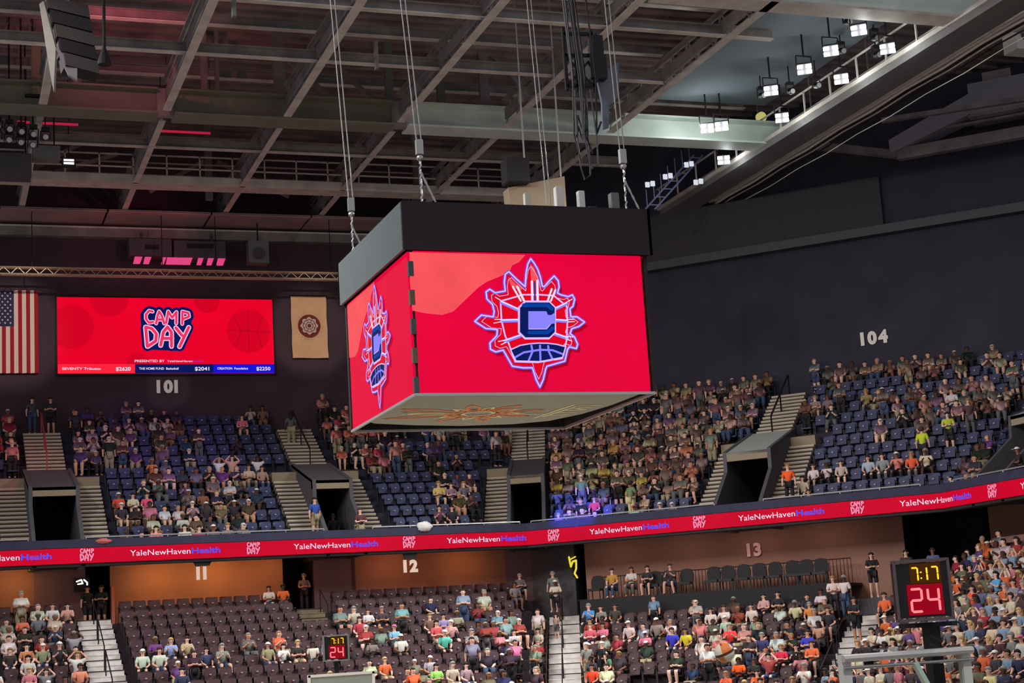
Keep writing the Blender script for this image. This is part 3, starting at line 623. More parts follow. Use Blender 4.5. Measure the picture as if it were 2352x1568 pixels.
def screen(org, du, n):
    def fn(x, y):
        fx = AF[0][0] * x + AF[0][1] * y + AF[0][2]; fz = AF[1][0] * x + AF[1][1] * y + AF[1][2]
        return Vector(org) + Vector(du) * fx + Vector((0, 0, ZT - ZB)) * fz
    mb = MB(); o = Vector(org); d = Vector(du); h = Vector((0, 0, ZT - ZB)); nn = Vector(n) * .05
    mb.prism([o + d * .013, o + d * .987, o + d * .987 + h, o + d * .013 + h], nn)
    s_ = part(mb, 'led_screen', L_red, sb)
    cv = Canvas(fn, n, .005)
    px = lambda X, Y: ((X - 1070) * 4.9, (Y - 580) * 4.9)
    band = [(949, 584), (1206, 587), (1192, 604), (1176, 612), (1170, 628), (1148, 638), (1120, 650), (1100, 664), (1082, 682), (1064, 700), (1046, 718), (1022, 726), (985, 722), (957, 716), (951, 650)]
    cv.fn = lambda x, y: fn(x, y) + Vector(n) * .055
    cv.fill([px(*p) for p in band], 0, 0); sub(cv.mb, 'bright_band', L_salmon, sb, s_)
    cv.mb = MB(); sun_logo(cv); sub(cv.mb, 'team_logo', LM, sb, s_)
screen((X0 + .03, Y0 + .05, ZB + .02), (X1 - X0 - .06, 0, 0), (0, -1, 0))
screen((X0 + .05, Y1 - .03, ZB + .02), (0, -(Y1 - Y0 - .06), 0), (-1, 0, 0))
screen((X1 - .03, Y1 - .05, ZB + .02), (-(X1 - X0 - .06), 0, 0), (0, 1, 0))
screen((X1 - .05, Y0 + .03, ZB + .02), (0, (Y1 - Y0 - .06), 0), (1, 0, 0))
mb = MB()
for i in range(5): mb.box((X0 - .01, Y0 - .01, ZB + .02 + i * .57), (X0 + .09, Y0 + .09, ZB + .32 + i * .57), i % 2)
part(mb, 'corner_seam', [M_dgrey, mat('seam_brown', S(110, 88, 72))], sb)
mb = MB()
for a, b in (((X0, Y0), (X1, Y0)), ((X1, Y0), (X1, Y1)), ((X1, Y1), (X0, Y1)), ((X0, Y1), (X0, Y0))): mb.bar((*a, ZB - .02), (*b, ZB - .02), .05)
part(mb, 'bottom_rail', M_rail, sb)
und = mat('underside_tarp', S(168, 172, 162), .8, 0, noise=.06, scale=.5)
pan = [(X0 + .08, Y0 + .06), (X1 - .12, Y0 + .06), (X1 - .14, 31.6), (X1 - .32, 32.85), (13.1, 33.85), (12.4, 34.3), (11.2, 34.45), (10.1, 34.25), (9.1, 33.9), (X0 + .08, 33.6)]
mb = MB(); mb.prism([(x, y, ZB + .03) for x, y in pan], (0, 0, .02)); up = part(mb, 'underside_banner', und, sb)
# line artwork on the underside banner: a winged sunburst and a wordmark, seen from below
cv = Canvas(lambda x, y: Vector((x, y, ZB + .028)), (0, 0, -1), .003)
rnd = random.Random(4)
cx, cy = 11.0, 32.55
for k in range(16):
    a = 6.2832 * k / 16; r0, r1 = .38, .95 + .35 * (k % 2) + (.55 if k in (7, 8, 9) else 0)
    p = lambda r, da: (cx + r * 1.1 * math.cos(a + da), cy + r * .95 * math.sin(a + da))
    cv.stroke([p(r0, -.17), p(r1 * .7, -.12), p(r1, .02), p(r1 * .72, .15), p(r0, .17)], .08, k % 2, lv=1)
for r in (.30, .46, .62): cv.stroke([(cx + r * 1.1 * math.cos(.3927 * k + .1 * (k % 2)), cy + r * (.9 + .12 * (k % 2)) * math.sin(.3927 * k)) for k in range(16)], .08, 1 - int(r * 10) % 2, True, 2)
cv.stroke([(cx - 1.3, cy - .18), (cx - 1.75, cy - .28), (9.4, 32.35)], .06, 0, lv=2); cv.stroke([(cx + .9, cy + .1), (12.6, 32.7)], .06, 0, lv=2)
for pts in ([(12.55, 33.3), (12.75, 31.45)], [(12.68, 33.1), (12.9, 31.7)], [(12.72, 32.9), (13.15, 32.85)], [(12.8, 32.55), (13.2, 32.5)], [(12.85, 32.2), (13.3, 32.15), (12.95, 31.9), (13.35, 31.8)], [(12.95, 31.6), (13.42, 31.55)]):
    cv.stroke(pts, .075, 2, lv=1)
sub(cv.mb, 'underside_artwork', [mat('art_cream', S(255, 250, 205), .6), mat('art_orange', S(246, 150, 86), .6), mat('art_pale', S(250, 250, 206), .7)], sb, up)
for i, (x, y) in enumerate([(9.3, 34.2), (9.75, 34.35), (10.4, 34.5), (11.7, 34.55), (12.5, 34.45), (13.1, 34.2), (13.5, 33.6), (12.0, 34.6)]):
    mb = MB(); mb.ball((x, y, ZB + .12), .022, 0, 8, 6); part(mb, 'indicator_light', L_bulb, sb)
# equipment standing on top of the scoreboard
for i, (x, y, wd, h, m, t_) in enumerate([(12.3, 30.4, .16, .9, M_white, 'pale'), (12.75, 30.3, .14, .8, M_white, 'pale'), (13.1, 30.6, .2, .55, M_dgrey, 'dark'), (11.9, 30.5, .25, .4, mat('rust_box', S(120, 66, 52)), 'rusty'), (13.45, 30.2, .18, .75, M_grey, 'grey'), (12.05, 31.6, .12, 1.1, M_steel, 'steel'), (13.3, 31.4, .3, .5, M_dgrey, 'dark')]):
    boxthing('hoist_box', (x - wd / 2, y - wd / 2, ZF - .28), (x + wd / 2, y + wd / 2, ZF + h - .25), m, '%s equipment box on top of the hanging scoreboard, %s from the cables' % (t_, nth(i + 1)), 'equipment box', 0, 'equipment on the scoreboard', .01)
# hoist cables
for i, (x, y) in enumerate([(X0 + .02, 34.0), (X0 + .35, Y0 + .05), (X1 - .25, 34.1), (X1 - .3, Y0 + .05)]):
    t = empty('hoist_cable', (x, y, ZF), 0, 'paired steel hoist cables rising from the %s corner of the scoreboard' % ['far flag-side', 'near flag-side', 'far crowd-side', 'near crowd-side'][i], 'cable', 'scoreboard hoist cables')
    dx = [-.42, -.55, -.3, -.25][i]
    zs = 14.1 if i != 2 else 13.6
    for s_ in (-.05, .05):
        mb = MB(); mb.tube([(x + s_, y, zs + .2), (x + dx * 1.3 + s_, y, 26)], .013, 6); part(mb, 'wire', mat('wire_grey', S(150, 148, 146), .5), t)
    mb = MB(); mb.box((x - .07, y - .05, zs - .05), (x + .07, y + .05, zs + .25)); mb.ball((x, y, zs - .12), .07); part(mb, 'shackle', M_chrome, t)
    mb = MB()
    n = 9
    for k in range(n):
        z = ZF + (zs - .15 - ZF) * k / n; mb.tube([(x - .02 * (k % 2), y, z), (x + .02 * (k % 2), y, z + (zs - .15 - ZF) / n)], .02, 6)
    if i != 2:
        for k in range(8): mb.tube([(x + .3 * (1 - k / 8), y, ZF + (zs - .4 - ZF) * k / 8), (x + .3 * (1 - (k + 1) / 8), y, ZF + (zs - .4 - ZF) * (k + 1) / 8)], .018 + .006 * (k % 2), 6)
    part(mb, 'chain', M_chrome, t)
# central cable bundle with its pulley rig
t = empty('cable_bundle', (13.55, 31.5, 14), 0, 'thick bundle of looping black cables dropping behind the scoreboard top', 'cable bundle')
rnd = random.Random(7)
for k in range(9):
    x = 13.45 + rnd.uniform(-.28, .3); y = 31.5 + rnd.uniform(-.2, .2); mb = MB()
    zl = 13.3 + rnd.uniform(0, 2.2)
    mb.tube([(x - .3, y, 26), (x - .12 + rnd.uniform(-.05, .05), y, 19), (x, y, 16.5), (x + rnd.uniform(-.1, .1), y, 15.2), (x + .05, y, zl + .3)], .022, 6)
    if k % 2: mb.tube([(x + .05, y, zl + .3), (x + .12, y, zl), (x + .26, y, zl + .1), (x + .28, y, zl + .7), (x + .2, y, zl + 1.8)], .02, 6)
    part(mb, 'cable', [M_railb, M_dgrey][k % 2], t)
t = empty('rigging_frame', (13.7, 31.8, 16.6), 0, 'black box truss and grey gusset clamped around the hanging cable bundle', 'rigging')
mb = MB(); 
for z in (16.4, 17.1, 17.6):
    mb.bar((13.2, 31.7, z), (13.9, 31.7, z + .05), .07)
for x in (13.2, 13.45, 13.85): mb.bar((x, 31.7, 16.3), (x, 31.7, 17.75), .07)
mb.bar((13.2, 31.7, 16.4), (13.85, 31.7, 17.1), .05); mb.bar((13.85, 31.7, 16.4), (13.2, 31.7, 17.1), .05)
part(mb, 'box_truss', M_black, t)
mb = MB(); mb.prism([(14.0, 31.85, 16.7), (14.55, 31.85, 17.1), (14.5, 31.85, 16.3), (14.25, 31.85, 16.05), (14.2, 31.85, 15.55), (14.05, 31.85, 15.5), (14.08, 31.85, 16.1)], (0, .08, 0)); part(mb, 'gusset', mat('gusset_blue_grey', S(120, 126, 140), .6), t)
mb = MB(); mb.box((13.75, 31.6, 16.6), (14.15, 31.9, 17.15)); mb.box((13.85, 31.6, 17.15), (14.1, 31.9, 17.6)); part(mb, 'motor', M_blackgloss, t)

# ------------------------------------------------------------------ floodlights and other lamps
def floodlight(loc, tgt, label, big=1):
    t = empty('floodlight', loc, 0, label, 'floodlight', 'floodlights on the side catwalk')
    d = (Vector(tgt) - Vector(loc)).normalized(); q = d.to_track_quat('-Z', 'Y').to_matrix().to_4x4()
    mb = MB(); mb.box((-.26, -.2, .02), (.26, .2, .22)); mb.box((-.2, -.14, .22), (.2, .14, .34)); mb.v = [tuple(q @ Vector(p)) for p in mb.v]; hs = mb.build('housing', M_dgrey, t)
    for a in (-.16, .16):
        mb = MB(); mb.box((a - .10, -.17, -.01), (a + .10, -.04, .02)); mb.box((a - .10, .04, -.01), (a + .10, .17, .02)); mb.v = [tuple(q @ Vector(p)) for p in mb.v]; mb.build('lens', L_lamp, hs)
    mb = MB(); mb.bar((-.32, 0, .1), (-.32, 0, .5), .04); mb.bar((.32, 0, .1), (.32, 0, .5), .04); mb.bar((-.32, 0, .5), (.32, 0, .5), .05); mb.bar((0, 0, .5), (0, 0, (25.9 if loc[1] < 57.9 and loc[0] > 27.8 else 28.38) - loc[2]), .05); mb.build('yoke', M_railb, t)
CAMP_ = (0, 0, 4.5)
for i, f in enumerate(FLOODS):
    floodlight(f, (12, 22, 2), 'bright white floodlight in the %s catwalk row, %s outward from the big girder' % ('inner' if f[0] < 31 else 'outer', nth(1 + sorted([g_[1] for g_ in FLOODS if (g_[0] < 31) == (f[0] < 31)], reverse=True).index(f[1]))))
def movinghead(x, y, z, label, lit=None, s=1.0):
    t = empty('stage_light', (x, y, z), 0, label, 'stage light', 'stage lights in the roof')
    mb = MB(); mb.box((-.14 * s, -.1 * s, .2 * s), (.14 * s, .1 * s, .34 * s)); mb.bar((0, 0, .34 * s), (0, 0, (25.9 if (x > 27.8 and y < 57.9 and z < 25.6) else 28.38) - z), .04); mb.build('base', M_black, t)
    mb = MB(); mb.bar((-.17 * s, 0, -.1 * s), (-.17 * s, 0, .2 * s), .04); mb.bar((.17 * s, 0, -.1 * s), (.17 * s, 0, .2 * s), .04); mb.build('yoke', M_black, t)
    mb = MB(); mb.tube([(0, .12 * s, 0), (0, 0, -.02), (0, -.2 * s, -.08 * s)], [.09 * s, .13 * s, .12 * s], 10); hd = mb.build('head', M_blackgloss, t)
    mb = MB(); mb.tube([(0, -.2 * s, -.08 * s), (0, -.22 * s, -.085 * s)], .1 * s, 10); mb.build('lens', lit or M_rail, hd)
heads = [(31.3, 45.4, 26.2), (30.9, 46.4, 25.9), (31.0, 48.0, 25.6), (31.8, 46.0, 26.3), (32.3, 52.6, 24.9), (31.6, 53.4, 24.9), (31.9, 50.0, 25.3), (32.6, 48.8, 25.4), (31.0, 54.6, 25.1), (33.0, 49.4, 25.0)]
for i, p in enumerate(heads): movinghead(*p, 'unlit black stage light hung among the bright floodlights, %s along the catwalk' % nth(i + 1))
for i in range(9): movinghead(2.4 + (i % 5) * .42, 60 + (i // 5) * .5, 24.15 - .25 * (i // 5) - .08 * (i % 5), 'small black stage light in the cluster above the flag, %s in order' % nth(i + 1))
for a, b, m, lb in (((2.2, 61.9, 22.9), (3.7, 62.9, 23.75), M_dgrey, 'dark grey box hung beneath the stage light cluster above the flag'), ((3.75, 61.9, 23.6), (4.75, 62.6, 24.1), M_grey, 'small pale grey box beside the stage light cluster above the flag')):
    t = empty('speaker_cabinet', a, 0, lb, 'speaker')
    mb = MB(); mb.box(a, b); part(mb, 'case', m, t)
    for x in (a[0] + .2, b[0] - .2):
        mb = MB(); mb.bar((x, a[1] + .3, b[2]), (x, a[1] + .3, 28.38), .05); part(mb, 'hanger', M_railb, t)
t = empty('work_light', (5.4, 66, 24.7), 0, 'small lit twin tube lamp glowing near the stage light cluster', 'lamp')
mb = MB(); mb.box((-.28, 0, -.18), (.28, .15, .22)); mb.bar((0, .08, .2), (0, .08, 3.7), .04); mb.build('housing', M_black, t)
for z in (-.06, .07):
    mb = MB(); mb.box((-.2, -.03, z), (.2, 0, z + .07)); mb.build('tube', L_bulb, t)
for i, (x, y, z) in enumerate([(3.2, 62.5, 26.4), (8.6, 62.5, 26.5), (3.4, 65, 26.0), (8.7, 65, 25.9)]):
    t = empty('red_tube_lamp', (x, y, z), 0, 'long glowing red tube under the roof near the flag, %s in order' % nth(i + 1), 'lamp', 'red roof tubes')
    mb = MB(); mb.box((-.05, -.04, -.04), (2.3, .04, .04)); mb.build('tube', mat('tube_red', S(190, 36, 66), emit=.8), t)
    mb = MB(); mb.box((0, -.06, .04), (2.25, .06, .1)); mb.bar((.3, 0, .1), (.3, 0, 28.38 - z), .04); mb.bar((2, 0, .1), (2, 0, 28.38 - z), .04); mb.build('housing', M_dgrey, t)
# line array speakers at the near edge of the roof
t = empty('line_array', (3.6, 46, 21), 0, 'big black hanging speaker array at the roof edge with a grey rigging wedge', 'speaker')
for k in range(5):
    mb = MB(); z = 23.4 - k * .42; mb.prism([(3.15 + .12 * k, 45.6, z), (4.35 + .06 * k, 45.9, z - .1), (4.35 + .04 * k, 46.6, z - .1), (3.15 + .1 * k, 46.4, z)], (.05, -.02, -.38)); part(mb, 'cabinet', [M_black, M_blackgloss][k % 2], t)
mb = MB(); mb.prism([(2.98, 45.8, 23.2), (3.1, 45.8, 23.3), (3.42, 45.8, 21.9), (3.35, 45.8, 20.6), (3.25, 45.8, 21.2)], (.06, .1, 0)); part(mb, 'side_plate', M_grey, t, 'pale grey side plate')
mb = MB(); mb.prism([(3.4, 45.7, 21.9), (4.0, 45.7, 21.5), (4.0, 45.7, 20.95), (3.75, 45.7, 21.1)], (.02, .2, 0)); part(mb, 'lower_plate', M_dgrey, t)
t = empty('hanging_lamp', (5.0, 48, 22.3), 0, 'black pole with a bell-shaped fixture hanging beside the speaker array', 'lamp')
mb = MB(); mb.tube([(5.0, 48, 22.5), (5.02, 48, 26)], .05); part(mb, 'pole', M_black, t)
mb = MB(); mb.tube([(5.0, 48, 22.3), (5, 48, 22.4), (5, 48, 22.65), (5, 48, 22.85)], [.2, .2, .12, .05], 12); part(mb, 'shade', M_black, t)
t = empty('hanging_post', (3.4, 57.5, 22), 0, 'short pale post hanging below the girder next to the speaker array', 'post')
mb = MB(); mb.box((3.55, 58.8, 25.0), (3.85, 59.0, 27.2)); part(mb, 'post', M_tan, t); mb = MB(); mb.box((3.3, 58.7, 24.9), (4.1, 59.1, 25.0)); part(mb, 'foot_plate', M_black, t)
# boxes near the middle of the roof
boxthing('projector_case', (19.1, 51.8, 20.3), (19.95, 52.5, 21.2), M_black, 'black projector case hanging behind the scoreboard hoist cables', 'projector')
t = empty('duct_box', (20.3, 52, 20.2), 0, 'tan angled panel box hanging just above the scoreboard top', 'panel box')
mb = MB(); mb.prism([(19.25, 52.2, 20.2), (21.4, 52.2, 20.7), (21.4, 52.2, 19.5), (19.3, 52.2, 19.4)], (0, .6, 0)); part(mb, 'case', M_tan, t)
for x in (19.95, 21.3):
    mb = MB(); mb.bar((x, 52.3, 20.3), (x, 52.3, 28.4), .05); part(mb, 'hanger', M_rail, t)
t = empty('lighting_ladder', (31.4, 64, 23.2), 0, 'bluish ladder truss with small lamps rising beside the girder', 'lighting truss')
mb = MB(); 
for o in (0, .45): mb.bar((30.0 + o, 64, 23.0), (32.6 + o, 64, 25.6), .07)
for k in range(7): mb.bar((30.2 + .38 * k, 64, 23.2 + .38 * k), (30.65 + .38 * k, 64, 23.2 + .38 * k), .05)
for k in range(7): mb.bar((30.1 + .38 * k, 64, 23.1 + .38 * k), (30.1 + .38 * k, 64, 23.9 + .38 * k), .04)
part(mb, 'ladder', mat('truss_blue_grey', S(110, 118, 160), .5), t)
for k, (x, z) in enumerate([(32.3, 25.0), (32.7, 24.2), (30.3, 24.0), (31.2, 24.4)]):
    mb = MB(); mb.box((x - .22, 63.9, z), (x - .04, 64, z + .22)); mb.box((x + .04, 63.9, z + .06), (x + .22, 64, z + .28)); part(mb, 'lamp', mat('lamp_dim', S(225, 230, 240), emit=.9), t)
t = empty('round_lamp', (33.9, 60, 26.1), 0, 'round yellowish lamp on a yellow post above the girder end', 'lamp')
mb = MB(); mb.tube([(33.9, 59.8, 26.1), (33.9, 60, 26.1)], .22, 14); part(mb, 'lens', mat('lens_yellow', S(214, 206, 120), emit=.7), t)
mb = MB(); mb.box((34.2, 59.9, 24.5), (34.42, 60.1, 25.9)); part(mb, 'post', mat('post_yellow', S(190, 150, 40), .6), t)
for i, (a, b, lb) in enumerate([((37.9, 47.6, 24.9), (38.9, 48.4, 26.3), 'pale hanging speaker box at the top edge by the cable tray'), ((36.5, 71.6, 24.05), (37.5, 72.2, 25.0), 'pale hanging speaker box low beside the cable tray end'), ((14.0, 73.2, 22.45), (14.95, 73.8, 23.5), 'grey speaker box under the roof beam above the tan banner')]):
    t = empty('speaker_box', a, 0, lb, 'speaker')
    mb = MB(); mb.box(a, b); part(mb, 'cabinet', [M_white, M_grey, M_grey][i], t)
    mb = MB(); mb.tube([((a[0] + b[0]) / 2, a[1] - .02, (a[2] + b[2]) / 2 - .1), ((a[0] + b[0]) / 2, a[1] - .08, (a[2] + b[2]) / 2 - .12)], [.28, .3], 12); part(mb, 'horn', M_dgrey, t)
    mb = MB(); mb.bar(((a[0] + b[0]) / 2, a[1] + .2, b[2]), ((a[0] + b[0]) / 2, a[1] + .2, b[2] + 1.2), .06); part(mb, 'bracket', M_railb, t)
# fan unit above the big screen with pink lamps
t = empty('ventilation_unit', (10.8, 73.6, 22.3), 0, 'grey ventilation unit with pink lamps under the roof beam above the red screen', 'ventilation unit')
mb = MB(); mb.box((8.6, 73.3, 22.7), (10.5, 74.2, 23.5)); mb.box((10.6, 73.3, 22.6), (12.95, 74.2, 23.45)); mb.box((9.3, 73.25, 23.0), (9.9, 73.3, 23.2), 1); mb.box((11.2, 73.25, 23.1), (12.4, 73.3, 23.3), 1); mb.box((9.2, 74.1, 23.4), (9.3, 74.3, 24.0)); mb.box((12.4, 74.1, 23.4), (12.5, 74.3, 24.0)); part(mb, 'case', [M_dgrey, M_black], t)
for k, (x, wd) in enumerate([(8.75, .3), (9.2, .25), (10.0, .12), (10.2, 1.1), (11.6, .2), (12.05, .22), (12.5, .3)]):
    mb = MB(); mb.prism([(x, 73.2, 22.3), (x + wd, 73.2, 22.3), (x + wd + .12, 73.2, 22.62), (x + .08, 73.2, 22.62)], (0, .1, 0)); part(mb, 'pink_lamp', L_pink, t)
# long lighting truss in front of the end wall
t = empty('lattice_truss', (8, 72, 21.5), 0, 'long thin lattice truss hanging horizontally above the red screen', 'truss')
for dy in (0, .3):
    for dz in (0, .3):
        mb = MB(); mb.tube([(-2, 72 + dy, 21.45 + dz), (21, 72 + dy, 21.45 + dz)], .035, 6); part(mb, 'chord', mat('truss_aluminium', S(206, 178, 150), .4, .3), t)
mb = MB()
for k in range(76): x = -2 + .3 * k; mb.bar((x, 72, 21.45 + .3 * (k % 2)), (x + .3, 72, 21.45 + .3 * ((k + 1) % 2)), .025); mb.bar((x, 72 + .3 * (k % 2), 21.45), (x + .3, 72 + .3 * ((k + 1) % 2), 21.45), .025)
part(mb, 'lacing', mat('truss_aluminium', S(206, 178, 150)), t)
for k, x in enumerate((4.3, 9.9, 12.3, 17.6)):
    mb = MB(); mb.tube([(x, 72.15, 21.7), (x, 72.15, 24.3)], .02, 6); part(mb, 'hanger', M_railb, t)
# ------------------------------------------------------------------ big screen, banners, flag
bs = empty('wall_screen', (10.38, 74.5, 17.5), 0, 'wide red LED screen on the end wall reading CAMP DAY', 'screen')
WX0, WX1, WZ0, WZ1 = 5.5, 15.26, 17.48, 20.97
mb = MB(); mb.box((WX0 - .08, 74.45, WZ0 - .08), (WX1 + .08, 74.6, WZ1 + .08)); part(mb, 'casing', M_black, bs)
mb = MB(); mb.box((WX0, 74.40, WZ0), (WX1, 74.45, WZ1)); part(mb, 'led_panel', mat('led_red_wall', S(236, 0, 40), emit=1, noise=.08, scale=.25), bs)
cv = Canvas(lambda x, y: Vector((x, 74.395, y)), (0, -1, 0), .006)
def disc(x, y, r, mi, lv, n=28, clip=None):
    pts = [(x + r * math.cos(6.2832 * k / n), y + r * math.sin(6.2832 * k / n)) for k in range(n)]
    pts = [(min(max(a, WX0), WX1), min(max(b, WZ0 + .4), WZ1)) for a, b in pts]; cv.fill(pts, mi, lv)
for x, y, r in ((14.1, 19.45, 1.02), (7.8, 20.95, .86), (6.1, 19.6, 1.0), (12.2, 20.9, .6), (9.0, 17.9, .5)): disc(x, y, r, 0, 0)
for pl in ([(14.1, 18.45), (14.1, 20.45)], [(13.1, 19.5), (15.1, 19.4)], [(13.5, 18.7), (13.75, 19.5), (13.4, 20.2)], [(14.7, 18.7), (14.5, 19.5), (14.8, 20.2)]): cv.stroke(pl, .03, 1, lv=1)
part(cv.mb, 'basketball_pattern', [mat('led_red_shade', S(214, 0, 34), emit=1), L_redd], bs)
cv = Canvas(lambda x, y: Vector((8.56 + 3.56 * (x / 1568), 74.38, 20.87 - 3.63 * (y / 1568))), (0, -1, 0), .006)
cvl = cv; camp(cvl, 1.0, ((200, 0), (92, 1), (52, 2)))
cv.stroke([(360, 330), (400, 900), (1050, 930), (1200, 400), (1150, 300), (360, 300)], 190, 0, lv=.5); cv.fill([(380, 300), (1200, 300), (1120, 930), (420, 930)], 0, .5)
part(cv.mb, 'event_title', [L_navy, L_pinkw, L_coral], bs)
mb = MB(); F = lambda x, y: Vector((x, 74.37, y))
text_on(mb, 'PRESENTED BY', F, 8.87, 17.99, .11, 1.34, .01, 0); text_on(mb, 'YaleNewHaven', F, 10.32, 17.99, .10, 1.15, 0, 0); text_on(mb, 'Health', F, 11.5, 17.99, .10, .45, .01, 1)
part(mb, 'sponsor_line', [L_white, mat('led_purple', S(150, 40, 170), emit=1)], bs)
for x0, x1, m, a, b in ((WX0, 8.88, mat('led_bright_red', S(255, 36, 60), emit=1), 'SEVENTH Telfpass', '$2620'), (8.88, 12.42, L_navy, 'THE HOME TEAM FUND  Presentations', '$2041'), (12.42, WX1, L_royal, 'CREATION  SUPPORT', '$2250')):
    mb = MB(); mb.box((x0, 74.385, WZ0), (x1, 74.399, WZ0 + .42)); L_ = x1 - x0; nm = mb
    p_ = part(mb, 'ticker_bar', m, bs); mb = MB()
    text_on(mb, {'S': 'SEVENTY Tributes', 'T': 'THE HOME FUND  Basketball', 'C': 'CREATION  Foundation'}[a[0]], F, x0 + .18, WZ0 + .16, .11, L_ * .5, .012); text_on(mb, {'6': '$2620', '0': '$2041', '2': '$2250'}[b[2] if b[2] != '2' else '2'], F, x1 - .85, WZ0 + .12, .17, .66, .02)
    sub(mb, 'ticker_text', L_white, bs, p_)
# tan banner with a round seal
t = empty('seal_banner', (17.0, 74.4, 18.2), 0, 'tan cloth banner with a dark red round seal on the end wall', 'banner')
bm = MB(); nx, nz = 8, 14
grid = [(16.15 + 1.7 * i / nx + .012 * math.sin(j), 74.42 - .05 * math.sin(2.6 * i / nx * 3) * (.3 + j / nz * .7), 21.15 - 2.96 * j / nz) for j in range(nz + 1) for i in range(nx + 1)]
bm.add(grid, [(j * (nx + 1) + i, j * (nx + 1) + i + 1, (j + 1) * (nx + 1) + i + 1, (j + 1) * (nx + 1) + i) for j in range(nz) for i in range(nx)])
part(bm, 'cloth', mat('banner_tan', S(226, 180, 140), .85, 0, noise=.08, scale=1.5), t, smooth=True)
cv = Canvas(lambda x, y: Vector((16.98 + x, 74.34, 19.72 + y)), (0, -1, 0), .005)
circ = lambda r, n=28, w_=0, k=1: [(r * (1 + w_ * math.cos(k * 6.2832 * i / n)) * math.cos(6.2832 * i / n), r * (1 + w_ * math.cos(k * 6.2832 * i / n)) * math.sin(6.2832 * i / n)) for i in range(n)]
cv.fill(circ(.54), 0, 1); cv.fill(circ(.39, 48, .10, 8), 1, 2); cv.stroke(circ(.29, 32, .06, 8), .035, 0, True, 3); cv.stroke(circ(.17), .03, 0, True, 3); cv.fill(circ(.09), 0, 3)
for k in range(8): a = .7854 * k + .39; cv.stroke([(.12 * math.cos(a), .12 * math.sin(a)), (.33 * math.cos(a), .33 * math.sin(a))], .02, 0, lv=3)
for k in range(26): a = 6.2832 * k / 26; cv.stroke([(.64 * math.cos(a), .64 * math.sin(a)), (.66 * math.cos(a), .66 * math.sin(a))], .04, 2, lv=1, caps=False)
part(cv.mb, 'seal', [mat('seal_red', S(120, 34, 26), .8), mat('seal_cream', S(206, 190, 176), .8), mat('seal_letter', S(190, 110, 80), .8)], t)
mb = MB(); mb.tube([(16.1, 74.42, 21.18), (17.9, 74.42, 21.18)], .03); mb.bar((16.3, 74.42, 21.18), (16.3, 74.62, 21.18), .04); mb.bar((17.7, 74.42, 21.18), (17.7, 74.62, 21.18), .04); part(mb, 'hanging_rod', M_railb, t)
# flag hung upright
t = empty('national_flag', (3.5, 74.4, 17.5), 0, 'American flag hung upright on the end wall beside the red screen', 'flag')
FX0, SW = 2.43, 2.25 / 13
mb = MB(); nz = 16; nx = 39
def fp(i, j): return (FX0 + 2.25 * i / nx, 74.4 - .04 * math.sin(i * 1.1) * (.3 + .7 * j / nz), 21.25 - 3.75 * j / nz)
mb.add([fp(i, j) for j in range(nz + 1) for i in range(nx + 1)], [])
for j in range(nz):
    for i in range(nx):
        s_ = i // 3; c_ = 0 if s_ % 2 == 0 else 1
        if i < 21 and j < 6.4 and s_ < 7: c_ = 2
        mb.f.append((j * (nx + 1) + i, j * (nx + 1) + i + 1, (j + 1) * (nx + 1) + i + 1, (j + 1) * (nx + 1) + i)); mb.m.append(c_)
part(mb, 'cloth', [mat('flag_red', S(170, 24, 44), .85), mat('flag_white', S(240, 214, 196), .85), mat('flag_blue', S(52, 46, 84), .85)], t, smooth=True)
cv = Canvas(lambda x, y: Vector((x, 74.345, y)), (0, -1, 0), .004)
for r in range(11):
    for c_ in range(5 if r % 2 == 0 else 4):
        x = FX0 + .14 + .23 * c_ + (.115 if r % 2 else 0); y = 21.12 - .137 * r
        cv.fill([(x + (.055 if k % 2 == 0 else .022) * math.sin(.6283 * k), y + (.055 if k % 2 == 0 else .022) * math.cos(.6283 * k)) for k in range(10)], 0, 1)
part(cv.mb, 'stars', mat('flag_star', S(236, 228, 226), .8), t)
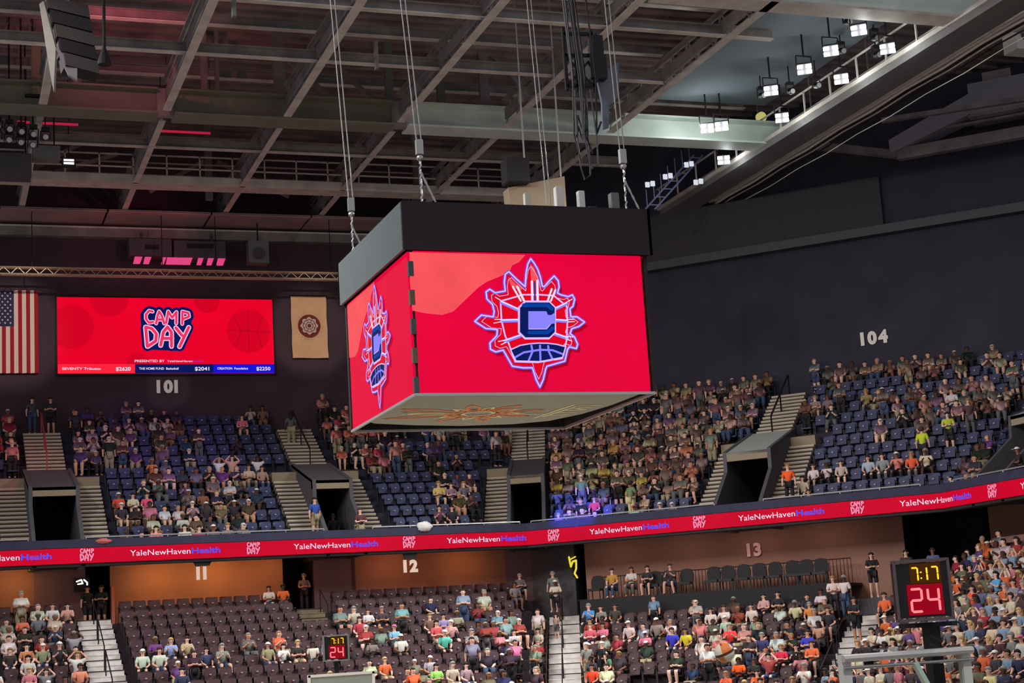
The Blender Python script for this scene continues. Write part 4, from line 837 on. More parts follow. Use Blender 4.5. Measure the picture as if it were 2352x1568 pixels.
# ------------------------------------------------------------------ shot clocks, backboards, ball
SEG = {'0': 'abcdef', '1': 'bc', '2': 'abged', '3': 'abgcd', '4': 'fgbc', '7': 'abc'}
def digit(cv, ch, x, y, w_, h, th, mi, lv=2):
    p = dict(a=((x, y + h), (x + w_, y + h)), b=((x + w_, y + h), (x + w_, y + h / 2)), c=((x + w_, y + h / 2), (x + w_, y)), d=((x, y), (x + w_, y)), e=((x, y), (x, y + h / 2)), f=((x, y + h / 2), (x, y + h)), g=((x, y + h / 2), (x + w_, y + h / 2)))
    for k in SEG[ch]:
        a, b = p[k]; d = Vector((b[0] - a[0], b[1] - a[1])).normalized() * th * .55; cv.stroke([(a[0] + d.x, a[1] + d.y), (b[0] - d.x, b[1] - d.y)], th, mi, lv=lv)
def shotclock(loc, rz, wd, h, label, far=False):
    t = empty('shot_clock', loc, rz, label, 'shot clock', 'shot clocks')
    dp = wd * .35
    mb = MB(); mb.box((-wd / 2 + .03, .03, .03), (wd / 2 - .03, dp - .03, h - .03)); cs = mb.build('case', M_blackgloss, t)
    mb = MB(); r = .035
    for x in (-wd / 2, wd / 2):
        for y in (0, dp): mb.bar((x, y, 0), (x, y, h), r)
    for z in (0, h):
        for y in (0, dp): mb.bar((-wd / 2, y, z), (wd / 2, y, z), r)
        for x in (-wd / 2, wd / 2): mb.bar((x, 0, z), (x, dp, z), r)
    mb.build('frame', mat('clock_frame', S(96, 80, 84), .5) if not far else M_grey, t)
    for side in ((lambda x, y: (x, 0.02, y), (0, -1, 0)),):
        cv = Canvas(side[0], side[1], .004)
        q = wd / .76
        cv.fill([(-.17 * q, .61 * h), (.27 * q, .61 * h), (.27 * q, .95 * h), (-.17 * q, .95 * h)], 3, 1)
        cv.fill([(-.23 * q, .08 * h), (.27 * q, .08 * h), (.27 * q, .6 * h), (-.23 * q, .6 * h)], 1, 1)
        for ch, x in (('7', -.14), ('1', -.01), ('7', .14)): digit(cv, ch, x * q, .66 * h, .085 * q, .22 * h, .024 * q, 2)
        for z in (.7, .8): cv.stroke([(-.012 * q, z * h), (-.007 * q, z * h)], .022 * q, 2, lv=2)
        for ch, x in (('2', -.18), ('4', .06)): digit(cv, ch, x * q, .14 * h, .15 * q, .38 * h, .035 * q, 0)
        cv.mb.build('display', [L_dig, L_digbg, L_yel, L_ambbg], cs)
    if not far:
        mb = MB(); text_on(mb, 'DAKTRONICS', lambda x, y: Vector((x, -.02, y)), -.14, .015, .022, .34); mb.build('maker_lettering', mat('letter_grey', S(120, 110, 116)), t)
    return t
cl = shotclock((12.36, 18.72, 4.46), math.radians(-26), .70, .77, 'near shot clock showing 7:17 and 24 on a black pole over the backboard')
mb = MB(); mb.bar((12.6, 19.0, 3.0), (12.6, 19.0, 4.42), .17, .17); mb.box((12.3, 18.9, 4.36), (12.95, 19.3, 4.42)); thing(mb, 'clock_pole', M_black, 'thick black pole carrying the near shot clock', 'pole')
t = empty('backboard', (12.1, 18.8, 2.9), 0, 'near basketball backboard seen from behind with a steel top beam', 'backboard')
mb = MB(); 
for a, b in (((11.1, 18.8, 4.04), (13.0, 18.8, 4.04)), ((11.1, 18.8, 2.9), (13.0, 18.8, 2.9))): mb.bar(a, b, .08, .08)
part(mb, 'rim_frame', M_chrome, t)
for x in (11.12, 12.93):
    mb = MB(); mb.bar((x, 18.8, 2.86), (x, 18.8, 4.08), .13, .11, up=(0, 1, 0)); part(mb, 'upright', M_white, t)
mb = MB(); mb.box((11.28, 18.79, 2.94), (12.96, 18.81, 3.99)); part(mb, 'glass', M_glass, t)
mb = MB(); mb.tube([(11.05, 18.7, 4.03), (13.0, 18.7, 4.03)], .05); part(mb, 'top_beam', mat('polished_beam', S(214, 214, 210), .3, .3), t)
mb = MB(); mb.tube([(11.05, 18.7, 3.91), (13.0, 18.7, 3.91)], .022); part(mb, 'lower_bar', M_chrome, t)
mb = MB(); mb.bar((12.1, 18.7, 3.92), (12.42, 18.7, 3.3), .09, .06); part(mb, 'brace', mat('brace_pale_green', S(196, 222, 206), .4), t, 'pale green brace')
fc = shotclock((10.35, 43.6, 4.30), math.radians(-9), .66, .66, 'far shot clock showing 7:17 and 24 in front of the maroon seats', True)
mb = MB(); mb.bar((10.4, 43.9, 3.0), (10.4, 43.9, 4.3), .12, .12); thing(mb, 'clock_pole', M_black, 'dark pole carrying the far shot clock', 'pole')
t = empty('backboard', (10.45, 43.6, 2.9), 0, 'far basketball backboard with white frame low before the seats', 'backboard')
mb = MB()
for a, b in (((9.55, 43.6, 3.93), (11.37, 43.6, 3.93)), ((9.55, 43.6, 2.88), (11.37, 43.6, 2.88)), ((9.58, 43.6, 2.88), (9.58, 43.6, 3.95)), ((11.34, 43.6, 2.88), (11.34, 43.6, 3.95))): mb.bar(a, b, .07, .07)
part(mb, 'rim_frame', M_white, t)
mb = MB(); mb.box((9.6, 43.6, 2.9), (11.32, 43.62, 3.9)); part(mb, 'glass', mat('far_glass', S(150, 160, 152), .2), t)
def orient_ball(loc, r, label):
    bm = bmesh.new(); bmesh.ops.create_uvsphere(bm, u_segments=32, v_segments=24, radius=r); me = bpy.data.meshes.new('basketball')
    for f in bm.faces:
        c = f.calc_center_median().normalized(); a = math.atan2(c.y, c.x); f.material_index = 0 if (abs(c.x) < .78 and (c.z > 0) == (c.x > -.1)) else 1; f.smooth = True
        if abs(c.z) < .07 or abs(c.x) < .045: f.material_index = 2
    bm.to_mesh(me); bm.free()
    for m in (mat('ball_orange', S(255, 140, 66), .5), mat('ball_white', S(255, 246, 226), .5), mat('ball_seam', S(96, 60, 44), .6)): me.materials.append(m)
    o = bpy.data.objects.new('basketball', me); COL.objects.link(o); o.location = loc; return tag(o, label, 'ball')
def at(x, y, D):                                         # point at camera depth D (metres) on a measured sight line
    d = CF + CR * ((x - 1176) / FPX) + CU * ((784 - y) / FPX); return Vector((0, 0, CAMH)) + d * D
b_ = orient_ball(at(1664, 1498, 19.6), .12, 'orange and white basketball in flight near the backboard'); b_.rotation_euler = (.2, -.35, -.5)
# media table and black chairs of section thirteen
mb = MB(); 
PZ = 5.95
mapbox(mb, 1, 2.05, 13.1, .35, LWALL, PZ - .12, PZ, 0); mapbox(mb, 1, 2.05, 13.1, .3, .36, 4.9, PZ + .05, 0)
structure(mb, 'floor_platform', M_black)
mb = MB()
for s0, s1 in ((2.2, 12.9),):
    n = 75
    mb.tube([P(1, s0, 2.1, PZ + .98), P(1, s1, 2.1, PZ + .98)], .025, 6, 0)
    for k in range(n + 1): s_ = s0 + (s1 - s0) * k / n; mb.tube([P(1, s_, 2.1, PZ), P(1, s_, 2.1, PZ + .98)], .014, 5, 0)
thing(mb, 'platform_railing', M_railb, 'dark barred railing behind the black chairs of section thirteen', 'railing')
CH = MB()
def make_chair():
    t = empty('black_chair', (0, 0, 0), 0, 'x', 'chair')
    mb = MB(); mb.prism([(-.27, 0, .5), (.27, 0, .5), (.29, .02, .8), (.2, .03, 1.0), (0, .03, 1.04), (-.2, .03, 1.0), (-.29, .02, .8)], (0, .07, 0)); mb.build('backrest', M_black, t)
    mb = MB(); mb.box((-.27, -.45, .40), (.27, .02, .5)); mb.build('seat', M_blackgloss, t)
    for x in (-.25, .25):
        for y in (-.42, 0): 
            mb = MB(); mb.bar((x, y, 0), (x, y, .42), .035); mb.build('leg', M_railb, t)
    return t
def copytree(o, parent=None):
    c = o.copy(); COL.objects.link(c); c.parent = parent
    for ch in list(o.children): copytree(ch, c)
    return c
proto = make_chair(); chs = [2.45 + .62 * i for i in range(1)] + [5.0] + [5.6, 6.35, 7.5, 8.1, 8.75, 9.4, 10.05, 10.75, 11.3, 11.9]
for i, s_ in enumerate(chs):
    c = proto if i == 0 else copytree(proto); c.location = P(1, s_, 1.35, PZ); c.rotation_euler = (0, 0, ROT[1]); tag(c, 'black high-backed chair on the dark platform under sign thirteen, %s from the bright aisle' % nth(i + 1), 'chair', 'black chairs on the platform')
t = empty('media_table', P(1, 7.2, LO(9.2), LZ(1, 9)), ROT[1], 'black table with white edge lines set among the lower corner seats', 'table')
mb = MB(); mb.box((-.95, -.3, .62), (.95, .25, .68)); mb.build('tabletop', M_white, t)
mb = MB(); mb.box((-.92, -.28, 0), (.92, -.2, .6)); mb.box((-.92, -.285, .2), (.92, -.28, .34), 1); mb.build('front_panel', [M_black, M_sign], t)

# small lit signs by the lower openings
t = empty('exit_sign', (5.75, 66.6, 7.75), 0, 'glowing pale sign on the wall beside the dark opening of section eleven', 'sign')
cv = Canvas(lambda x, y: (x, 0, y), (0, -1, 0), .01); cv.stroke([(-.2, .1), (-.02, .16), (.03, .02), (-.15, .0)], .05, 0); cv.stroke([(.08, .16), (.2, .05), (.2, -.08)], .05, 0); cv.mb.build('glow_lettering', L_bulb, t)
mb = MB(); mb.box((-.3, .01, -.3), (.3, .05, .25)); mb.build('backing', M_black, t)
t = empty('neon_sign', P(1, .85, LWALL - .15, 7.4), ROT[1], 'tall yellow glowing sign beside the dark post of section thirteen', 'sign')
cv = Canvas(lambda x, y: (x, 0, y), (0, -1, 0), .01); cv.stroke([(-.16, .5), (-.1, .1), (.0, .3), (.16, .34), (.14, .0), (.05, -.2), (.16, -.38)], .09, 0); cv.stroke([(-.16, .38), (.14, .5)], .06, 0); cv.mb.build('glow_lettering', L_yel2, t)
mb = MB(); mb.box((-.03, .0, -.35), (.0, .16, .45)); mb.build('mount', M_black, t)

# cloths hung over the parapet
def lump(name, loc, sz, m, label, cat, seed):
    rn = random.Random(seed); t = MB(); nu, nv = 14, 10; R0 = [[1 + .22 * rn.uniform(-1, 1) for _ in range(nu)] for _ in range(nv + 1)]
    t.ball((0, 0, 0), 1, 0, nu, nv, sz); t.v = [tuple(Vector(v) * R0[i // nu][i % nu]) for i, v in enumerate(t.v)]
    return tag(t.build(name, m, None, True, loc), label, cat)
lump('white_jacket', P(0, 19.05, .0, 9.3), (.32, .12, .2), M_white, 'crumpled white jacket slung over the parapet beside the stairs under the scoreboard', 'jacket', 3)
lump('pink_towel', P(0, 6.35, .0, 9.2), (.28, .1, .1), mat('towel_pink', S(206, 110, 106), .9), 'pinkish towel hung over the parapet beside the passage under the flag', 'towel', 5)

# ------------------------------------------------------------------ seats
def seat_parts(w_, m, hi):
    me = []
    mb = MB(); n = 5; rows = [(.42, .17), (.62, .21), (hi - .05, .26), (hi, .27)]
    for k, (z, y) in enumerate(rows):
        for i in range(n):
            x = -w_ / 2 + w_ * i / (n - 1); x *= (1 if k < 3 else .86); mb.v.append((x, y - .05 * (1 - (2 * i / (n - 1) - 1) ** 2) * -1, z - (.0 if k < 3 else .0)))
    for k, (z, y) in enumerate(rows):
        for i in range(n): x = -w_ / 2 + w_ * i / (n - 1); x *= (1 if k < 3 else .86); mb.v.append((x, y + .07, z))
    R_ = len(rows)
    for k in range(R_ - 1):
        for i in range(n - 1):
            a = k * n + i; mb.f.append((a, a + 1, a + n + 1, a + n)); mb.m.append(0); b = a + R_ * n; mb.f.append((b, b + n, b + n + 1, b + 1)); mb.m.append(0)
    for i in range(n - 1):
        a = (R_ - 1) * n + i; mb.f.append((a, a + 1, a + 1 + R_ * n, a + R_ * n)); mb.m.append(0)
        a = i; mb.f.append((a, a + R_ * n, a + 1 + R_ * n, a + 1)); mb.m.append(0)
    for k in range(R_ - 1):
        for i in (0, n - 1): a = k * n + i; mb.f.append((a, a + n, a + n + R_ * n, a + R_ * n)); mb.m.append(0)
    back = mb
    pan = MB(); pan.prism([(-w_ / 2 + .04, -.02, .42), (w_ / 2 - .04, -.02, .42), (w_ / 2 - .03, .06, .72), (w_ / 2 - .1, .075, .78), (-w_ / 2 + .1, .075, .78), (-w_ / 2 + .03, .06, .72)], (0, .07, 0)); pan.box((-.035, -.022, .60), (.035, .03, .65), 1)
    frs = []
    for s_ in (-1, 1):
        fr = MB(); frs.append(fr); x = s_ * (w_ / 2 + .015); fr.box((x - .02, -.1, .0), (x + .02, .22, .06)); fr.box((x - .02, .05, .05), (x + .02, .12, .6)); fr.box((x - .025, -.2, .6), (x + .025, .22, .64))
    down = MB(); down.box((-w_ / 2 + .03, -.26, .29), (w_ / 2 - .03, .16, .34)); global DOWN; DOWN = down
    return [('backrest', back, [m]), ('seat_pan', pan, [m, M_plate]), ('armrest', frs[0], [M_seatfr]), ('armrest', frs[1], [M_seatfr])]
SEATP = {'L': seat_parts(.49, M_maroon, .86), 'U': seat_parts(.47, M_blue, .86)}
def rowsets():
    out = []                                             # (level, bank, row, [slots])
    for bank in (0, 1, 2):
        for k in range(UROWS):
            o = .85 * k + .58; a, b = lim(bank, o)
            if bank == 0: a = 1.9
            if bank == 2: a = 42.0
            n = int((b - a - .1) / .56); sl = []
            for i in range(n):
                s_ = (a + .33 + .56 * i) if bank != 2 else (b - .33 - .56 * i)
                ok = True
                for (vb, c, hw) in VOMS:
                    if vb == bank and abs(s_ - c) < (hw + 1.48 if k < 7 else 1.06): ok = False
                if bank == 1 and s_ < a + (1.15 if k < 7 else 1.1): ok = False
                if bank == 0 and s_ > b - (2.3 if k < 7 else 1.1): ok = False
                if ok: sl.append(s_)
            out.append(('U', bank, k, sl))
        for i in range(2 if bank == 1 else 0, LROWS):
            o = LO(i); a, b = lim(bank, o)
            if bank == 0: a = 1.9
            if bank == 2: a = 34.0
            n = int((b - a - .1) / .56); sl = []
            for j in range(n):
                s_ = (a + .33 + .56 * j) if bank != 2 else (b - .33 - .56 * j)
                if bank != 1 and s_ > b - (.4 if bank == 0 else .6): continue
                if not in_aisle(bank, s_, o, i) and not (bank == 1 and i in (8, 9) and 6.0 < s_ < 8.4): sl.append(s_)
            out.append(('L', bank, i, sl))
    return out
def block(lv, bank, s_, o):
    if lv == 'U':
        if bank == 0: return 'upper block behind the flag' if s_ < 4.7 else ('upper block under the red screen' if s_ < 15.8 else 'upper block behind the scoreboard')
        if bank == 1: return 'packed upper corner block' if s_ < 9.1 else 'upper corner under sign one-oh-four'
        return 'upper side block'
    if bank == 0: return 'lower block beside the flag aisle' if s_ < 6 else ('section eleven' if s_ < 14.4 or (s_ < 14.7) else 'section twelve')
    if bank == 1: return 'section thirteen' if s_ < 13.9 else 'lower corner past the clock aisle'
    return 'lower side section'
SLOTS = []
for lv, bank, r, sl in rowsets():
    cnt = {}
    for s_ in sl:
        o = .85 * r + .58 if lv == 'U' else LO(r); z = UZ(r) if lv == 'U' else LZ(bank, r)
        p = P(bank, s_, o, z); b_ = block(lv, bank, s_, o); cnt[b_] = cnt.get(b_, 0) + 1
        x, y, d = project(p + Vector((0, 0, 1.15)))
        rr = r + 1 if lv == 'U' else (r - 1 if bank == 1 else r + 1)
        SLOTS.append(dict(lv=lv, bank=bank, r=r, s=s_, o=o, p=p, blk=b_, n=cnt[b_], x=x, y=y, d=d, rr=rr, who=None))
VIS = [q for q in SLOTS if -40 < q['x'] < 2400 and q['y'] < 1620]
# ------------------------------------------------------------------ who sits where
rnd = random.Random(11)
PAL = dict(
    mix=[('white', (225, 222, 218)), ('white', (206, 200, 196)), ('black', (30, 28, 32)), ('black', (40, 36, 40)), ('grey', (130, 130, 134)), ('grey', (104, 100, 104)), ('dark plum', (70, 44, 54)), ('navy', (40, 46, 84)), ('cream', (214, 198, 168)), ('pink', (220, 110, 130)), ('red', (170, 36, 44)), ('light blue', (122, 150, 180)), ('olive', (104, 106, 76)), ('orange', (236, 96, 40)), ('brown', (96, 66, 54)), ('purple', (96, 62, 130))],
    dark=[('black', (34, 30, 36)), ('navy', (44, 46, 80)), ('grey', (110, 106, 116)), ('mauve', (130, 92, 120)), ('purple', (96, 60, 130)), ('brown', (90, 66, 60)), ('white', (190, 184, 190))],
    red=[('red', (206, 60, 66)), ('salmon', (220, 96, 92)), ('crimson', (170, 36, 50)), ('pink', (214, 120, 124)), ('black', (40, 32, 36))],
    tan=[('tan', (176, 140, 112)), ('yellow', (206, 168, 72)), ('orange', (206, 120, 70)), ('brown', (120, 88, 76)), ('grey', (130, 120, 116)), ('khaki', (150, 130, 100)), ('black', (44, 38, 40)), ('brown', (100, 74, 66)), ('rose', (160, 112, 108)), ('mauve', (130, 100, 108)), ('cream', (196, 170, 140)), ('olive', (104, 96, 74))],
    tan2=[('brown', (132, 100, 86)), ('mauve', (126, 98, 106)), ('grey', (120, 112, 112)), ('tan', (164, 134, 114)), ('rose', (150, 104, 100)), ('black', (44, 38, 42)), ('cream', (190, 170, 150))],
    orange=[('orange', (236, 110, 60)), ('white', (226, 218, 210)), ('white', (210, 202, 196)), ('grey', (140, 134, 134)), ('grey', (100, 96, 98)), ('black', (30, 28, 32)), ('black', (42, 38, 42)), ('cream', (206, 190, 164)), ('brown', (110, 80, 66)), ('tan', (180, 140, 116)), ('pink', (206, 110, 120)), ('light blue', (140, 168, 196)), ('navy', (54, 56, 96)), ('red', (196, 60, 60))])
def zone(q):                                             # (probability, palette)
    lv, b, r, s_ = q['lv'], q['bank'], q['r'], q['s']
    if lv == 'U':
        if b == 0:
            if s_ < 4.7: return (.9 if r >= 6 else (.15 if r >= 4 else .3), 'red')
            if s_ < 15.8:
                if r >= 9: return (.8 if s_ < 11.6 else .06, 'dark')
                if r == 8: return (.7 if (s_ < 8 or 9.5 < s_ < 11.6) else .1, 'dark')
                if r == 7: return (.9 if s_ < 8.6 else .35 if 9.6 < s_ < 11 else .04, 'dark')
                if r == 6: return (.35 if 9 < s_ < 11.5 else .04, 'dark')
                if r >= 3: return (.6 if 8.5 < s_ < 12.6 else .12, 'dark')
                return (.62 if s_ < 12.0 else .12, 'mix')
            if r >= 6: return (.92 if s_ < 20.4 else (.25 if s_ < 21.2 else .5), 'red' if s_ < 20.4 else 'dark')
            if r >= 4: return (.35 if s_ > 20.8 else .03, 'dark')
            return (.22 if s_ > 20.6 else .0, 'mix')
        if b == 1:
            if s_ < 9.1:
                if r <= 1: return (.2 if s_ > 3 else .5, 'tan')
                return (.95, 'tan' if r < 7 else 'tan2')
            if r == 11: return (.7, 'tan2')
            if r == 10: return (.45 if s_ > 14 else .15, 'tan2')
            if s_ < 10.9 and r >= 7: return (.7, 'tan')
            if r in (6, 7, 8) and 13.4 < s_: return (.75, 'tan2')
            if r in (5,) and 13.4 < s_: return (.4, 'tan2')
            if r in (7, 8) and 11.3 < s_ < 12: return (.6, 'dark')
            return (.02, 'tan')
        return (.5 if r > 3 else .3, 'dark')
    if b == 0:
        if s_ < 6: return (.0 if r < 1 else .55, 'mix')
        if s_ < 14.4: return (0 if r < 4 else .07, 'mix')
        if r < 2: return (.0, 'mix')
        if s_ > lim(0, q['o'])[1] - 1.8 and r > 3: return (.85, 'mix')
        return (.2 if r < 5 else .16, 'mix')
    if b == 1:
        if s_ > 13.9: return (.05, 'mix')
        sp = s_ + .4142 * q['o']
        if sp < 4: return (.6, 'red' if r in (4, 5) else 'mix')
        if sp < 6.5: return (.3, 'mix')
        if r == 2: return (.2 if s_ < 9 else .4, 'mix')
        if r == 3: return (.4, 'orange')
        return (.68 if r < 8 else .6, 'orange')
    return (.93 if r > 0 else .7, 'mix')
HERO = [  # x, y of the head, level, shirt name, shirt colour, extras: c cap colour / stand
    (1005, 1110, 'U', 'yellow', (214, 190, 110), ''), (1040, 1105, 'U', 'mauve', (150, 120, 140), ''), (1068, 1105, 'U', 'grey', (120, 112, 124), ''), (1008, 1172, 'U', 'plaid dark', (96, 60, 80), ''), (1033, 1170, 'U', 'black', (40, 36, 44), ''),
    (545, 968, 'U', 'pink', (226, 110, 140), ''), (608, 930, 'U', 'brown', (126, 84, 78), ''), (590, 930, 'U', 'pale', (190, 170, 160), ''), (497, 1045, 'U', 'white', (226, 220, 220), 'a'), (546, 1050, 'U', 'tan', (206, 160, 140), 'a'), (604, 1045, 'U', 'white', (220, 212, 220), 'a'),
    (572, 1075, 'U', 'cream', (200, 176, 160), ''), (600, 1072, 'U', 'tan', (170, 140, 124), ''), (350, 1052, 'U', 'orange', (222, 130, 60), ''), (257, 1145, 'U', 'red', (212, 80, 60), 'w'), (278, 1152, 'U', 'black', (50, 40, 60), 'w'), (305, 1125, 'U', 'cream', (206, 200, 170), ''),
    (338, 1128, 'U', 'pink', (230, 90, 120), ''), (450, 1128, 'U', 'brown', (140, 84, 60), ''), (547, 1150, 'U', 'black', (40, 30, 46), 'aw'), (486, 1148, 'U', 'black', (50, 38, 40), 'w'), (464, 1160, 'U', 'grey', (140, 110, 120), 'w'), (410, 1180, 'U', 'white striped', (190, 186, 180), ''),
    (370, 1208, 'U', 'peach', (230, 150, 140), ''), (455, 1205, 'U', 'magenta', (200, 60, 110), ''), (425, 1225, 'U', 'white', (216, 214, 206), ''), (497, 1212, 'U', 'grey', (130, 110, 120), 'w'), (522, 1208, 'U', 'grey', (120, 110, 110), ''),
    (1857, 1070, 'U', 'white', (216, 204, 206), ''), (1889, 1068, 'U', 'white', (214, 196, 200), ''), (1917, 1055, 'U', 'cream', (196, 176, 170), ''), (2003, 1052, 'U', 'pale blue', (170, 184, 200), ''), (2035, 1050, 'U', 'grey', (140, 146, 150), ''), (2067, 1040, 'U', 'salmon', (220, 130, 122), 'w'), (2096, 1042, 'U', 'orange', (236, 96, 56), ''), (2127, 1040, 'U', 'cream', (226, 206, 176), ''),
    (1777, 1132, 'U', 'brown', (110, 76, 76), ''), (1804, 1136, 'U', 'cream', (196, 186, 160), ''), (1980, 900, 'U', 'olive', (150, 140, 80), ''), (2187, 898, 'U', 'white', (206, 200, 200), ''), (1895, 910, 'U', 'mauve', (130, 110, 120), ''), (1880, 908, 'U', 'tan', (150, 130, 120), ''),
    (1463, 1164, 'U', 'mint', (160, 214, 184), 'r'), (1375, 1150, 'U', 'red', (220, 70, 90), ''), (1515, 1158, 'U', 'grey', (90, 90, 90), 'w'), (1545, 1158, 'U', 'grey', (110, 100, 90), 'w'), (1228, 1130, 'U', 'blue', (90, 110, 230), ''), (1235, 1185, 'U', 'violet', (150, 110, 190), ''),
    # lower bowl
    (302, 1498, 'L', 'mint white', (206, 224, 206), 'w'), (332, 1496, 'L', 'mint white', (210, 222, 204), ''), (362, 1475, 'L', 'purple', (120, 60, 130), ''), (388, 1475, 'L', 'pale blue', (150, 170, 220), 'y'), (422, 1470, 'L', 'cream', (190, 170, 130), ''), (465, 1482, 'L', 'navy', (52, 58, 92), ''), (499, 1490, 'L', 'grey green', (130, 136, 124), ''),
    (629, 1478, 'L', 'khaki', (150, 146, 110), 'w'), (663, 1480, 'L', 'white', (222, 226, 222), ''), (695, 1478, 'L', 'black', (44, 40, 38), 'y'), (625, 1352, 'L', 'white', (214, 206, 196), ''), (657, 1348, 'L', 'orange', (236, 110, 50), ''), (725, 1470, 'L', 'cream', (220, 208, 196), ''),
    (33, 1412, 'L', 'coral', (220, 110, 86), ''), (98, 1412, 'L', 'grey', (110, 112, 120), ''), (122, 1398, 'L', 'white', (210, 208, 206), ''), (160, 1398, 'L', 'white and red', (206, 150, 140), ''), (100, 1488, 'L', 'olive', (140, 146, 112), 'w'), (132, 1478, 'L', 'black', (44, 40, 44), 'w'), (62, 1482, 'L', 'orange', (206, 130, 90), ''), (36, 1478, 'L', 'black', (60, 48, 48), ''), (170, 1462, 'L', 'grey', (150, 148, 158), 'a'), (6, 1545, 'L', 'pale', (210, 214, 220), ''), (113, 1552, 'L', 'dark', (60, 50, 50), 'w'), (152, 1552, 'L', 'pink', (230, 90, 130), ''), (185, 1540, 'L', 'coral', (230, 140, 110), ''),
    (803, 1405, 'L', 'cream', (190, 180, 160), ''), (830, 1410, 'L', 'red', (190, 60, 76), ''), (853, 1402, 'L', 'white', (216, 214, 214), ''), (875, 1408, 'L', 'black', (70, 56, 60), ''), (892, 1450, 'L', 'light blue', (130, 186, 216), 'p'), (912, 1448, 'L', 'white', (226, 220, 210), 'w'), (898, 1512, 'L', 'orange', (232, 106, 60), 'y'), (853, 1460, 'L', 'grey', (130, 116, 112), ''),
    (1002, 1418, 'L', 'brown', (120, 90, 76), ''), (1033, 1408, 'L', 'lavender', (150, 136, 190), ''), (1062, 1412, 'L', 'olive', (150, 146, 120), ''), (1095, 1424, 'L', 'black', (40, 38, 42), ''), (1001, 1442, 'L', 'red', (200, 80, 90), ''), (1003, 1462, 'L', 'teal', (90, 200, 180), 'w'), (1022, 1438, 'L', 'pink', (206, 150, 150), 'w'), (1093, 1452, 'L', 'grey', (150, 140, 140), ''), (993, 1535, 'L', 'lime green', (150, 214, 100), ''), (1050, 1535, 'L', 'cream', (206, 190, 170), ''), (1000, 1500, 'L', 'white', (200, 190, 200), 'w'), (1080, 1532, 'L', 'mauve', (170, 140, 150), ''), (1222, 1538, 'L', 'orange', (240, 90, 40), ''), (1226, 1455, 'L', 'cream', (206, 198, 180), ''), (1175, 1452, 'L', 'white', (210, 200, 206), ''), (1212, 1330, 'L', 'grey', (120, 110, 110), ''), (1236, 1328, 'L', 'grey', (130, 120, 122), ''),
    (1380, 1372, 'L', 'grey', (140, 140, 134), ''), (1408, 1372, 'L', 'dark olive', (70, 66, 56), ''), (1332, 1400, 'L', 'light blue', (80, 150, 220), ''), (1343, 1438, 'L', 'pink', (210, 90, 110), ''), (1376, 1440, 'L', 'pink', (230, 110, 150), ''), (1438, 1428, 'L', 'white', (220, 200, 200), 'w'), (1465, 1448, 'L', 'pink', (230, 120, 150), 'w'), (1350, 1508, 'L', 'grey', (90, 90, 96), ''), (1378, 1508, 'L', 'green', (90, 130, 100), 'w'), (1355, 1522, 'L', 'red orange', (240, 70, 30), ''),
    (1585, 1382, 'L', 'orange', (226, 160, 90), ''), (1524, 1432, 'L', 'grey', (150, 136, 130), 'w'), (1556, 1438, 'L', 'blue', (60, 60, 200), ''), (1572, 1452, 'L', 'yellow', (226, 206, 50), ''), (1640, 1398, 'L', 'white', (226, 212, 206), ''), (1668, 1392, 'L', 'white', (230, 216, 206), ''), (1668, 1420, 'L', 'pale green', (190, 216, 190), 'w'), (1686, 1440, 'L', 'red', (240, 60, 60), ''), (1728, 1392, 'L', 'white', (226, 210, 200), ''), (1757, 1350, 'L', 'pink', (206, 160, 160), ''), (1787, 1348, 'L', 'black', (40, 36, 44), ''), (1820, 1392, 'L', 'cream', (214, 204, 160), ''), (1853, 1396, 'L', 'orange', (226, 140, 70), ''), (1877, 1360, 'L', 'white', (222, 206, 214), ''), (1786, 1478, 'L', 'red', (226, 40, 80), ''), (1840, 1460, 'L', 'blue', (64, 60, 196), ''), (1878, 1460, 'L', 'orange', (240, 110, 60), ''), (1750, 1465, 'L', 'navy', (60, 60, 110), ''), (1745, 1528, 'L', 'orange', (250, 90, 10), ''), (1712, 1522, 'L', 'orange', (250, 96, 10), ''), (1680, 1530, 'L', 'red orange', (240, 90, 50), ''), (1975, 1380, 'L', 'orange', (240, 110, 60), ''), (1945, 1402, 'L', 'black', (46, 40, 50), ''), (1870, 1430, 'L', 'tan', (200, 150, 120), ''),
    (2283, 1328, 'L', 'light blue', (90, 166, 220), ''), (2225, 1342, 'L', 'orange', (236, 90, 50), ''), (2255, 1355, 'L', 'blue grey', (90, 104, 130), ''), (2290, 1352, 'L', 'grey', (150, 150, 158), ''), (2318, 1345, 'L', 'grey', (140, 136, 146), ''), (2260, 1415, 'L', 'red', (170, 36, 54), ''), (2290, 1425, 'L', 'cream', (220, 196, 170), ''), (2305, 1450, 'L', 'dark brown', (70, 40, 46), ''), (2270, 1520, 'L', 'pale yellow', (230, 220, 150), ''), (2300, 1515, 'L', 'black', (60, 56, 60), 'w'), (2340, 1455, 'L', 'pale', (206, 206, 200), 'p'), (2345, 1235, 'L', 'pink', (206, 90, 110), '')]
for hx, hy, lv, cn, cc, ex in HERO:
    c = [q for q in VIS if q['lv'] == lv and q['who'] is None]
    q = min(c, key=lambda q: (q['x'] - hx) ** 2 + ((q['y'] - hy) * 1.4) ** 2)
    q['who'] = dict(shirt=cn, col=cc, ex=ex, hero=True)
for q in VIS:
    if q['who'] is None:
        p_, pal = zone(q)
        if rnd.random() < p_:
            cn, cc = rnd.choice(PAL[pal]); g_ = sum(cc) / 3; cc = tuple(int(g_ + (c - g_) * .8) for c in cc); q['who'] = dict(shirt=cn, col=cc, ex=rnd.choice(['', '', '', '', 'w', 'y', 'a'] if q['lv'] == 'L' else ['', '', '', 'w']), hero=False)

